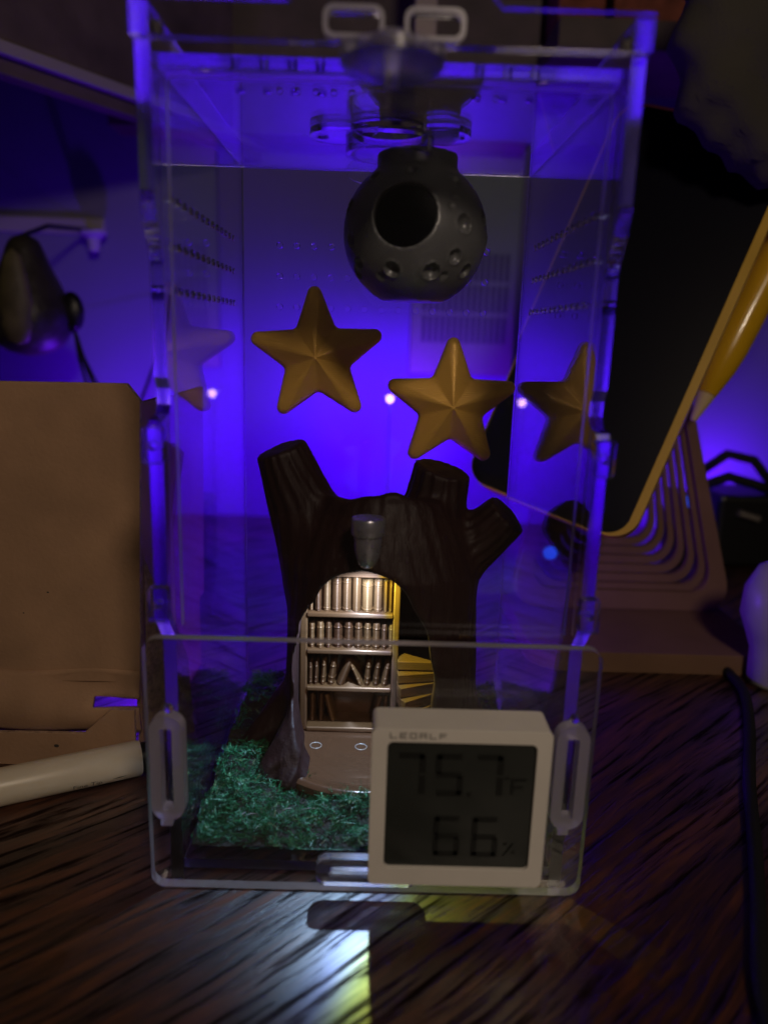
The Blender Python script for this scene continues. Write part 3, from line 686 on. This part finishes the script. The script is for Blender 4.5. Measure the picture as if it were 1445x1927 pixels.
# ================================================================== HYGROMETER
hx0, hx1, hz0, hz1, hy0, hy1 = .02, 4.14, 1.08, 5.16, -1.38, -.36
hyg = thing('digital_hygrometer', (2.08, -.9, 1.08), 'square white digital thermometer hygrometer with dark display on the front flap', 'hygrometer')
b = B(); b.prism(rrect(hx0, hx1, hz0, hz1, .16, 5), [rrect(hx0+.36, hx1-.34, hz0+.46, hz1-.33, .14, 4)], hy0, hy0+.22, 'XZ'); b2 = b
obj('bezel', b, 'white', hyg, smooth=True, bevel=.05, seg=3)
b = B(); b.prism(rrect(hx0+.005, hx1-.005, hz0+.005, hz1-.005, .16, 5), [], hy0+.221, hy1, 'XZ'); obj('housing', b, 'white', hyg, smooth=True, bevel=.03, seg=2)
b = B(); b.prism(rrect(hx0+.365, hx1-.345, hz0+.465, hz1-.335, .13, 4), [], hy0+.10, hy0+.215, 'XZ'); dp = obj('display', b, 'lcd', hyg)
def seg7(x, z, w_, hh, t, on):
    segs = {'a': (x+t*.3, x+w_-t*.3, z+hh-t, z+hh), 'g': (x+t*.3, x+w_-t*.3, z+hh/2-t/2, z+hh/2+t/2), 'd': (x+t*.3, x+w_-t*.3, z, z+t),
            'f': (x, x+t, z+hh/2+t*.2, z+hh-t*.3), 'b': (x+w_-t, x+w_, z+hh/2+t*.2, z+hh-t*.3), 'e': (x, x+t, z+t*.3, z+hh/2-t*.2), 'c': (x+w_-t, x+w_, z+t*.3, z+hh/2-t*.2)}
    b = B()
    for s_ in on: x0, x1, z0, z1 = segs[s_]; b.box(x0, x1, hy0+.088, hy0+.0985, z0, z1)
    obj('digit', b, 'lcdseg', dp)
SEG = {'7': 'abc', '5': 'afgcd', '6': 'afgedc'}
for x, ch in ((.62, '7'), (1.50, '5'), (2.42, '7')): seg7(x, 3.42, .66, 1.10, .15, SEG[ch])
for x, ch in ((1.52, '6'), (2.42, '6')): seg7(x, 1.82, .64, 1.08, .14, SEG[ch])
b = B(); b.box(2.25, 2.36, hy0+.088, hy0+.0985, 3.42, 3.53); obj('digit', b, 'lcdseg', dp)
b = B()
for q in ((3.26, 3.34, 3.5, 3.92), (3.34, 3.62, 3.84, 3.92), (3.34, 3.55, 3.66, 3.73), (3.12, 3.22, 3.88, 3.96)): b.box(q[0], q[1], hy0+.088, hy0+.0985, q[2], q[3])
obj('unit_mark', b, 'lcdseg', dp)
b = B(); b.tube([(3.2, hy0+.094, 1.86), (3.42, hy0+.094, 2.2)], .02, 5)
for q in ((3.2, 2.14), (3.4, 1.92)): b.box(q[0], q[0]+.08, hy0+.088, hy0+.0985, q[1], q[1]+.08)
obj('unit_mark', b, 'lcdseg', dp)
# printed maker's name
LT = {'L': ((0, .13, 0, 0), (0, 0, 0, 1)), 'E': ((0, 0, 0, 1), (0, 1, 0, 0), (0, .8, .5, .5), (0, 1, 1, 1)), 'D': ((0, 0, 0, 1), (0, 1, 0, 0), (0, 1, 1, 1), (1, 1, 0, 1)),
      'A': ((0, 0, 0, 1), (1, 1, 0, 1), (0, 1, 1, 1), (0, 1, .42, .42)), 'F': ((0, 0, 0, 1), (0, 1, 1, 1), (0, .8, .5, .5))}
LT['L'] = ((0, 0, 0, 1), (0, 1, 0, 0))
x = .44; b = B()
for ch in 'LEDALF':
    for (x0, x1, z0, z1) in LT[ch]:
        X0, X1 = x+x0*.135, x+x1*.135; Z0, Z1 = 4.935+z0*.115, 4.935+z1*.115
        b.box(X0-.013, X1+.013, hy0-.004, hy0+.02, Z0-.013, Z1+.013)
    x += .225
obj('lettering', b, 'print', hyg)

# ================================================================== LEFT SIDE: CARDBOARD BOX, MARKER
kb = thing('cardboard_box', (-14, 9, 0), 'brown kraft cardboard box with folded flaps standing left of the enclosure', 'box')
b = B(); b.prism([(-22, 2.6), (-7.38, 2.75), (-7.02, 11.7), (-7.40, 12.18), (-22, 12.0)], [], 5.5, 5.75, 'XZ', 0, 1); obj('front_panel', b, ['kraft', 'kraftedge'], kb, bevel=.03)
# bulging lower fold, torn at the right end
b = B(); n1, n2 = 40, 14; V = []
for i in range(n1+1):
    for j in range(n2+1):
        u = i/n1; v = j/n2; x = -22+14.6*u
        z = 1.0+(3.12-1.0)*v
        bulge = .28*math.sin(math.pi*v)*(1 if x < -10.4 else .35)+.22*math.exp(-((x+9.0)/1.1)**2)*math.sin(2*math.pi*v)
        V.append((x, 5.5-.05-bulge, z+.05*math.sin(x*1.3)))
F = []
for i in range(n1):
    for j in range(n2):
        x = -22+14.6*(i+.5)/n1; v = (j+.5)/n2
        if x > -8.75 and .40 < v < .56: continue
        F.append((i*(n2+1)+j, (i+1)*(n2+1)+j, (i+1)*(n2+1)+j+1, i*(n2+1)+j+1))
b.add(V, F); lf = obj('lower_fold', b, 'kraft', kb, smooth='all'); sm = lf.modifiers.new('thickness', 'SOLIDIFY'); sm.thickness = .16*S; sm.offset = -1
b = B(); b.prism([(-22, -.0), (-7.5, .0), (-7.45, 2.0), (-8.2, 2.0), (-9.1, 1.15), (-22, 1.02)], [], 5.05, 5.2, 'XZ', 0, 1); obj('bottom_flap', b, ['kraft', 'kraftedge'], kb, bevel=.02)
b = B(); b.box(-7.60, -7.44, 5.78, 13, .0, 3.2); b.add([(-7.40, 5.8, 3.2), (-7.25, 13, 3.2), (-7.1, 13, 11.6), (-7.06, 5.8, 11.6), (-7.56, 5.8, 3.2), (-7.41, 13, 3.2), (-7.26, 13, 11.6), (-7.22, 5.8, 11.6)],
     [(0, 1, 2, 3), (7, 6, 5, 4), (0, 4, 5, 1), (1, 5, 6, 2), (2, 6, 7, 3), (3, 7, 4, 0)]); obj('side_wall', b, 'kraft', kb)
b = B(); b.add([(-7.36, 6.0, .1), (-6.35, 7.2, .1), (-6.5, 7.2, 2.9), (-7.25, 6.0, 6.8), (-7.40, 6.1, .1), (-6.39, 7.3, .1), (-6.54, 7.3, 2.9), (-7.29, 6.1, 6.8)],
     [(0, 1, 2, 3), (7, 6, 5, 4), (0, 4, 5, 1), (1, 5, 6, 2), (2, 6, 7, 3), (3, 7, 4, 0)]); obj('side_flap', b, 'kraftedge', kb)
# small ink specks on the cardboard
for x, z, r in ((-9.98, 1.02-.32, .055), (-10.6, 2.0, .04), (-10.1, 5.7, .025), (-10.9, 5.0, .02)):
    y_ = 5.045 if z < 1 else (5.44 if z > 3.2 else 5.13)
    if 1 < z < 3.2: continue
    b = B(); b.prism([(x+r*1.5*math.cos(2*math.pi*k/10), z+r*math.sin(2*math.pi*k/10)) for k in range(10)], [], y_-.004 if z < 1 else 5.492, y_+.01 if z < 1 else 5.505, 'XZ'); obj('speck', b, 'ink', kb)

p0 = Vector((-12.6, 2.05, .56)); p1 = Vector((-7.22, 4.72, .56)); axv = (p1-p0).normalized()
mk = thing('marker_pen', (-10, 3.4, 0), 'ivory white felt marker lying in front of the cardboard box', 'marker')
rotm = axv.to_track_quat('Z', 'Y').to_matrix()
def along(prof, mat, nm, parent, seg=32):
    b = B(); b.lathe([(r, hh) for r, hh in prof], tuple(p0), seg, 'Z', 0, rotm); return obj(nm, b, mat, parent, smooth=True)
Lm = (p1-p0).length
along([(0, 0), (.53, .02), (.55, .1), (.55, Lm-.06), (.52, Lm), (0, Lm)], 'markerw', 'barrel', mk)
along([(0, Lm+.005), (.46, Lm+.005), (.46, Lm+.35), (.38, Lm+.40), (0, Lm+.4)], 'black', 'end_plug', mk)
def text_mesh(txt, size):
    cu = bpy.data.curves.new('t', 'FONT'); cu.body = txt; cu.size = size; cu.resolution_u = 3; o = link(bpy.data.objects.new('t', cu))
    dg = bpy.context.evaluated_depsgraph_get(); me = o.evaluated_get(dg).to_mesh()
    v = [tuple(q.co) for q in me.vertices]; f = [tuple(p_.vertices) for p_ in me.polygons]
    o.evaluated_get(dg).to_mesh_clear(); bpy.data.objects.remove(o); bpy.data.curves.remove(cu); return v, f
side = axv.cross(Vector((0, 0, 1))).normalized()      # towards the viewer
def wrap_text(txt, size, s0, ang0, nm):
    v, f = text_mesh(txt, size); out = []
    for q in v:
        a = ang0+q[1]/.556; d = side*math.cos(a)+Vector((0, 0, 1))*math.sin(a)
        out.append(tuple(p0+axv*(s0+q[0])+d*.556))
    b = B(); b.add(out, f); obj(nm, b, 'ink', mk, recalc=False)
wrap_text('oo', .62, Lm-5.0, R(-42), 'lettering'); wrap_text('Fine Tip', .26, Lm-2.05, R(-38), 'lettering')
b = B(); a_ = R(-26)
V = []
for i in range(7):
    for sgn in (-1, 1):
        a = a_+.012*i+sgn*.05*(1-abs(i-3)/3.4); d = side*math.cos(a)+Vector((0, 0, 1))*math.sin(a); V.append(tuple(p0+axv*(Lm-.92+i*.07)+d*.557))
b.add(V, [(2*i, 2*i+2, 2*i+3, 2*i+1) for i in range(6)]); obj('tip_symbol', b, 'ink', mk, recalc=False)

# ================================================================== BACKGROUND LEFT
shf = thing('wall_shelf', (-24, 30, 24.5), 'dark wooden shelf board with pale lit lower lip at upper left', 'shelf')
d1 = Vector((-11.5, 22.5, 0)); d0 = Vector((-19.2, 9.2, 0)); 
def plank(e0, e1, wdt, z0, z1):
    e0, e1 = Vector(e0), Vector(e1); t = (e1-e0).normalized(); nrm = Vector((-t.y, t.x, 0))
    if nrm.x > 0: nrm = -nrm
    c_ = [e0, e1, e1+nrm*wdt, e0+nrm*wdt]
    return [(q.x, q.y) for q in c_], (z0, z1)
e0, e1 = (-26, 11.5, 0), (-8.6, 40, 0)
e0 = (-22.9, 14.3, 0); e1 = (-8.0, 39.9, 0)
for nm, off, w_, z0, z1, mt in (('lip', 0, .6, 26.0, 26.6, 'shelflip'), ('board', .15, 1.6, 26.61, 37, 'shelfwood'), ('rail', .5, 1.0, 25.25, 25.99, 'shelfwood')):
    t = (Vector(e1)-Vector(e0)).normalized(); nrm = Vector((-t.y, t.x, 0)); 
    a = Vector(e0)+nrm*off; c2 = Vector(e1)+nrm*off
    pts_ = [(a.x, a.y), (c2.x, c2.y), (c2.x+nrm.x*w_, c2.y+nrm.y*w_), (a.x+nrm.x*w_, a.y+nrm.y*w_)]
    b = B(); b.prism(pts_, [], z0, z1, 'XY'); obj(nm, b, mt, shf, bevel=.06)
gd = thing('gourd_hide', (-20.9, 30, 11.8), 'dark olive gourd-shaped hide hanging before the wall above the cardboard box', 'hide')
gp = [(0, 11.8), (1.4, 12.0), (2.3, 12.9), (2.6, 14.0), (2.4, 15.0), (1.8, 16.2), (1.3, 17.2), (1.0, 18.1), (.75, 18.6), (0, 18.8)]
b = B(); b.lathe(gp, (-20.9, 30, 0), 40); o = obj('shell', b, 'gourd', gd, smooth='all'); ss = o.modifiers.new('s', 'SUBSURF'); ss.levels = ss.render_levels = 1
b = B(); b.lathe([(0, -2.5), (.55, -2.3), (.95, -1.4), (1.0, -.2), (.75, 1.2), (.5, 2.4), (0, 2.8)], (-20.7, 28.55, 15.0), 28); 
o = obj('pale_front', b, 'gourdpale', gd, smooth='all'); o.scale = (1, .55, 1); o.location = (o.location[0], -1.25*S, o.location[2])
for x, z in ((-20.75, 14.6), (-20.35, 16.3), (-21.9, 14.8)):
    b = B(); b.lathe([(0, -.12), (.2, 0), (0, .12)], (x, 27.9, z), 12, 'Y'); obj('eye_hole', b, 'black', gd, smooth='all')
b = B(); b.tube([(-20.9, 30, 18.7), (-20.7, 33, 19.6), (-20.5, 39.9, 20.2)], .15); obj('hook', b, 'black', gd)
sc_ = B(); sc_.lathe([(0, -.35), (.5, -.3), (.74, 0), (.5, .3), (0, .35)], (-18.35, 30, 14.45), 28, 'Y'); sc_.v = [(q[0], q[1], 14.45+(q[2]-14.45)*1.6) for q in sc_.v]
o = obj('cable_plug', sc_, 'black', smooth='all', base=(-18.35, 30, 14.45)); tag(o, 'black oval plug beside the gourd-shaped hide with thin wires hanging from it', 'plug')
for k, (x1, x2, x3) in enumerate(((-18.0, -17.3, -16.7), (-17.9, -16.9, -15.9), (-18.2, -17.8, -17.1))):
    b = B(); b.tube([(-18.3, 30.1, 13.5), (x1, 30.3, 11.8), (x2, 31, 9.0), (x3, 32, 5.5), (x3+.3, 32.6, .15)], .10, 6)
    tag(obj('thin_wire', b, 'rubber', base=(x3+.3, 32.6, .1), smooth='all'), ['thin dark wire hanging from the oval plug, middle one', 'thin dark wire hanging from the oval plug, nearest the enclosure', 'thin dark wire hanging from the oval plug, nearest the gourd'][k], 'wire')
b = B(); b.tube([(-15.2, 39.6, 16), (-15.0, 36, 12), (-15.6, 33, 8.6), (-14.8, 32, 5), (-14.6, 31.6, .12)], .11, 6)
tag(obj('thin_wire', b, 'rubber', base=(-14.6, 31.6, .1), smooth='all'), 'thin black wire curving down behind the cardboard box edge', 'wire')
tr = thing('wall_trim', (-24, 39.5, 20), 'pale ledge strip running along the wall at left', 'ledge')
b = B(); b.box(-40, -19.5, 39.7, 39.99, 19.9, 21.0); obj('ledge_board', b, 'shelflip', tr, bevel=.1)
b = B(); b.lathe([(0, 18.6), (.35, 18.7), (.45, 19.5), (.9, 19.8), (.95, 20.0), (0, 20.0)], (-19.9, 38.6, 0), 20); obj('peg', b, 'whiteplug', tr, smooth=True)
bk = thing('black_adapter', (-11.5, 27, 0), 'black box with pale top strip standing behind the enclosure left edge', 'adapter')
b = B(); b.box(-12.9, -9.9, 26, 28.5, 0, 3.6); obj('body', b, 'black', bk, bevel=.2)
b = B(); b.box(-12.9, -9.9, 26, 28.5, 3.605, 4.1); obj('top_strip', b, 'vent', bk, bevel=.12)

# ================================================================== BACKGROUND CENTRE
vn = thing('vent_panel', (5.5, 39.5, 11), 'pale plastic panel with vertical vent slots on the wall behind the ball hide', 'vent panel')
b = B(); b.box(2.1, 9.6, 39.4, 39.99, 11.0, 26); obj('panel', b, 'vent', vn, bevel=.15)
for r_ in range(3):
    for k in range(14):
        x = 2.95+.44*k
        if 6.1 < x < 6.4: continue
        b = B(); b.box(x, x+.24, 39.37, 39.395, 13.3+2.15*r_, 15.15+2.15*r_); obj('slot', b, 'slot', vn)
lamp2 = thing('led_light', (.68, 30, 9.9), 'glowing violet led light on a thin stem behind the enclosure', 'led light')
b = B(); b.lathe([(0, 9.05-.24), (.14, 9.05-.2), (.23, 9.05), (.14, 9.05+.2), (0, 9.05+.24)], (.68, 30, .88), 20); obj('bulb', b, 'led', lamp2, smooth='all')
b = B(); b.tube([(.68, 30, 9.7), (.68, 30.1, 8.5), (.7, 30.3, 4), (.7, 30.4, .02)], .03); obj('arm', b, 'whiteplug', lamp2, smooth=True)
b = B(); b.box(.38, .98, 30.3, 31.05, 10.0, 10.07); obj('light_shield', b, 'whiteplug', lamp2)  # plate added above the bulb to keep its light off the upper wall
pl_ = bpy.data.lights.new('violet_glow', 'SPOT'); pl_.energy = 3.5; pl_.color = (.10, .0, 1.0); pl_.spot_size = R(176); pl_.spot_blend = 1.0; pl_.shadow_soft_size = .003
plo = link(bpy.data.objects.new('violet_glow', pl_)); plo.parent = lamp2; plo.location = (0, .5*S, -.2*S)
plo.rotation_euler = Vector((0, .96, -.27)).to_track_quat('-Z', 'Y').to_euler()
for xx, yy, zz, en in ((-17, 32, 6.5, .50), (25, 36, 3.2, .45), (.3, 14.5, 3.0, .25)):      # added unseen lights brightening wall and desk, hidden behind box, adapter and stump
    pq = bpy.data.lights.new('violet_glow', 'POINT'); pq.energy = en; pq.color = (.12, .0, 1.0); pq.shadow_soft_size = .006
    pqo = link(bpy.data.objects.new('violet_glow', pq)); pqo.parent = lamp2; pqo.location = Vector((xx-.68, yy-30, zz-9.9))*S
    b = B(); b.lathe([(0, zz-.24), (.14, zz-.2), (.23, zz), (.14, zz+.2), (0, zz+.24)], (xx, yy-.6, 0), 16); obj('bulb', b, 'led', lamp2, smooth='all')  # bulb shape added at each of these unseen lights
b = B(); b.box(1.35, 2.55, 29.6, 30.4, 27.9, 40); tag(obj('pale_pole', b, 'paleb', base=(1.95, 30, 28), bevel=.1), 'pale flat bar hanging behind the top of the enclosure', 'bar')
us = thing('upper_shelf', (10, 34, 32), 'dark overhead shelf board high behind the enclosure', 'shelf')
b = B(); b.box(-12, 40, 27, 39.99, 40, 41.5); obj('board', b, 'shelfwood', us)
b = B(); b.box(-18, 9.5, 37, 39.99, 26.4, 39.99); obj('back_board', b, 'shelfwood', us)
sp2 = thing('shelf_plank', (13, 34, 31), 'dark plank carrying two red bricks at upper right', 'plank')
b = B(); b.box(9.6, 40, 31.5, 39.99, 30.0, 31.6); obj('board', b, 'shelfwood', sp2, bevel=.05)
for x0, x1, lb in ((9.9, 12.7, 'red clay brick on the dark plank, left one of two'), (13.2, 20.5, 'red clay brick on the dark plank, right one behind the bag')):
    b = B(); b.box(x0, x1, 33.6, 38, 31.6, 37); tag(obj('brick', b, 'brick', base=((x0+x1)/2, 35.5, 31.6), bevel=.15), lb, 'brick')

# ================================================================== RIGHT SIDE: PHONE, STAND, STYLUS, BAG, CABLES
rightv = Vector((.83, -.42, -.25)).normalized()
lean = Vector((.38, .20, .92)); upv = (lean-rightv*lean.dot(rightv)).normalized(); fwd = upv.cross(rightv)     # points away from viewer or towards
nv = rightv.cross(upv)      # away from the viewer
if nv.y < 0: nv = -nv
pc = Vector((10.65, 16.9, 14.8))
ph = thing('phone', tuple(pc-upv*9), 'phone with dark screen and yellow case leaning tilted on a tan stand', 'phone')
def place(b):
    b.v = [tuple(pc+rightv*q[0]+nv*q[1]+upv*q[2]) for q in b.v]; return b
W2, H2 = 3.8, 9.1
b = B(); b.prism(rrect(-W2, W2, -H2, H2, 1.15, 10), [rrect(-W2+.03, W2-.36, -H2+.07, H2-.05, .95, 10)], -.5, .55, 'XZ'); obj('case_rim', place(b), 'yellow', ph, smooth=True, bevel=.02)
b = B(); b.prism(rrect(-W2+.04, W2-.37, -H2+.08, H2-.06, .94, 10), [], -.38, .3, 'XZ'); obj('screen', place(b), 'screen', ph, smooth=True, bevel=.05)
b = B(); b.prism(rrect(-W2+.04, W2-.37, -H2+.08, H2-.06, .94, 10), [], .31, .55, 'XZ'); obj('case_back', place(b), 'yellow', ph)
# nested tan stand behind the phone
sd = thing('phone_stand', (12.4, 19, 0), 'tan phone stand of nested rounded frames right of the enclosure', 'phone stand')
def trap(c_, inset, z0, z1, r):
    pts_ = rrect(-5.6+inset, 5.6-inset, z0, z1, r, 8)
    return [(c_+x*(1-.043*(z-.5)), z) for x, z in pts_]
for k in range(7):
    ins = .0+.40*k; z0 = .92+.36*k+(.45 if k else 0); y0 = 18.6+.34*k
    w_ = .9 if k == 0 else .36
    outer = trap(12.3, ins+(.5 if k else 0), z0, 13.5-.5*k, 1.6); innr = trap(12.3, ins+(.5 if k else 0)+w_, z0+w_, 13.5-.5*k-w_, 1.25)
    b = B(); b.prism(outer, [innr], y0, y0+.6 if k == 0 else y0+.33, 'XZ'); b.v = [(q[0], q[1]+(q[2]-1)*.20, q[2]) for q in b.v]
    obj('frame_ring', b, 'standwood', sd, smooth=True, bevel=.06)
b = B(); b.prism(rrect(7.0, 17.4, 13.2, 23.2, 1.6, 8), [], 0, .9, 'XY'); obj('base', b, 'standwood', sd, smooth=True, bevel=.25, seg=4)
# stylus
ps = thing('yellow_stylus', (15.1, 18.0, 10.4), 'thick yellow stylus with beige tip beside the phone case', 'stylus')
p0 = Vector((14.35, 17.9, 10.35)); dirp = Vector((.40, .1, .93)).normalized(); rotm = dirp.to_track_quat('Z', 'Y').to_matrix()
along([(0, 0), (.13, .03), (.17, .15), (.42, 1.35), (0, 1.36)], 'pentip', 'tip', ps)
along([(0, 1.37), (.44, 1.37), (.70, 2.6), (.80, 3.6), (.82, 5), (.82, 14), (0, 14)], 'penyellow', 'barrel', ps)
# hanging bag
bg = thing('fabric_bag', (16, 15.5, 20), 'crumpled grey fabric bag hanging at upper right over the top of the phone', 'bag')
b = B(); nu, nv_ = 64, 40; V = []
for j in range(nv_+1):
    ph_ = math.pi*j/nv_
    for i in range(nu):
        th_ = 2*math.pi*i/nu; d = np.array((math.sin(ph_)*math.cos(th_), math.sin(ph_)*math.sin(th_), math.cos(ph_)))
        e_ = np.sign(d)*np.abs(d)**.75
        q = np.array((16.2, 15.4, 27.6))+e_*np.array((6.2, 1.9, 7.2)); 
        q[0] += .22*(q[2]-24); q[2] -= .32*(q[0]-12.5)*(1 if d[2] < .3 else .4)
        f_ = .55*abs(math.sin(d[0]*6+d[2]*4+1.3*math.sin(d[2]*5)))+.4*abs(math.sin(d[0]*11-d[2]*7+2*math.sin(d[0]*4)))+.2*math.sin(d[2]*17+d[0]*9)
        V.append(tuple(q-d*f_*np.array((1, .55, 1))*.75))
F = [(j*nu+i, j*nu+(i+1) % nu, (j+1)*nu+(i+1) % nu, (j+1)*nu+i) for j in range(nv_) for i in range(nu)]
b.add(V, F); obj('body', b, 'fabric', bg, smooth='all', weld=True)
b = B(); b.tube([(17, 15.6, 33), (17.5, 16, 40)], .4); obj('handle', b, 'fabric', bg)
# black electronics and cables far right
ad = thing('black_power_adapter', (25, 31, 0), 'black power adapter block with metal plugs at the far right', 'adapter')
b = B(); b.box(21.5, 31, 29.5, 34, 0, 4.6); obj('body', b, 'black', ad, bevel=.3)
for x0, z_ in ((22.6, 3.6), (25.0, 3.1)):
    b = B(); b.tube([(x0, 29.3, z_), (x0+1.3, 29.2, z_-.35)], .24, 10); obj('metal_plug', b, 'metal', ad, smooth=True)
for k, (pts_, lb) in enumerate((([(21.0, 32, 5.6), (22.6, 31.8, 6.9), (24.2, 31.5, 6.6), (25.4, 31.2, 5.2), (26.2, 31, 3.4)], 'black cable arching highest over the power adapter'),
                  ([(20.8, 31, 4.9), (22.4, 30.8, 5.6), (24, 30.6, 5.2), (25.6, 30.3, 4.7)], 'black cable lying low across the power adapter'))):
    b = B(); b.tube(pts_, .33, 10); tag(obj('black_cable', b, 'rubber', base=pts_[0], smooth='all'), lb, 'cable')
for x, y, z, r, lb in ((19.55, 30, 4.05, .36, 'round blue indicator light seen through the phone stand'), (8.66, 18.25, 3.8, .34, 'blurry blue indicator light seen through the enclosure right side')):
    t_ = thing('indicator_light', (x, y, z), lb, 'indicator light')
    b = B(); b.lathe([(0, -r), (r*.7, -r*.7), (r, 0), (r*.7, r*.7), (0, r)], (x, y, z), 16); obj('lens', b, 'blueled', t_, smooth='all')
    b = B(); b.box(x-.5, x+.5, y+r*.4, y+.34 if y < 20 else y+2.5, z-.5 if y < 20 else z-3.0, z+.5); obj('housing', b, 'black', t_, bevel=.1)
    if y > 20:
        b = B(); b.box(x-.4, x+.6, y+r*.5, y+2.3, 0, z-2.9); obj('foot', b, 'black', t_)
# white plug and its cable
wp = thing('white_charger', (16.6, 12.4, 0), 'rounded white plastic charger at the right edge', 'charger')
b = B(); b.lathe([(0, .02), (.85, .02), (.95, .15), (1.0, 1.5), (1.25, 2.2), (1.55, 3.0), (1.5, 4.1), (1.1, 5.0), (.5, 5.4), (0, 5.5)], (16.75, 12.5, 0), 40); obj('body', b, 'whiteplug', wp, smooth='all')
b = B(); pts_ = [(15.2, 14.5, .2), (15.1, 11.6, .2), (14.0, 8.6, .2), (12.2, 4.8, .2), (10.75, 1.4, .2), (9.6, -1.2, .2), (8.6, -3.4, .2), (7.9, -6, .2)]
sm_ = []
for i in range(len(pts_)-1):
    P0, P1, P2, P3_ = [Vector(pts_[max(0, min(len(pts_)-1, i+d))]) for d in (-1, 0, 1, 2)]
    for t in np.linspace(0, 1, 6)[:-1]: sm_.append(.5*((2*P1)+(P2-P0)*t+(2*P0-5*P1+4*P2-P3_)*t*t+(-P0+3*P1-3*P2+P3_)*t**3))
b.tube(sm_, .2, 12); tag(obj('desk_cable', b, 'rubber', base=(11, 2, .2), smooth='all'), 'black cable running down the right side of the desk towards the viewer', 'cable')

for o in bpy.data.objects:
    if '_b' in o: del o['_b']
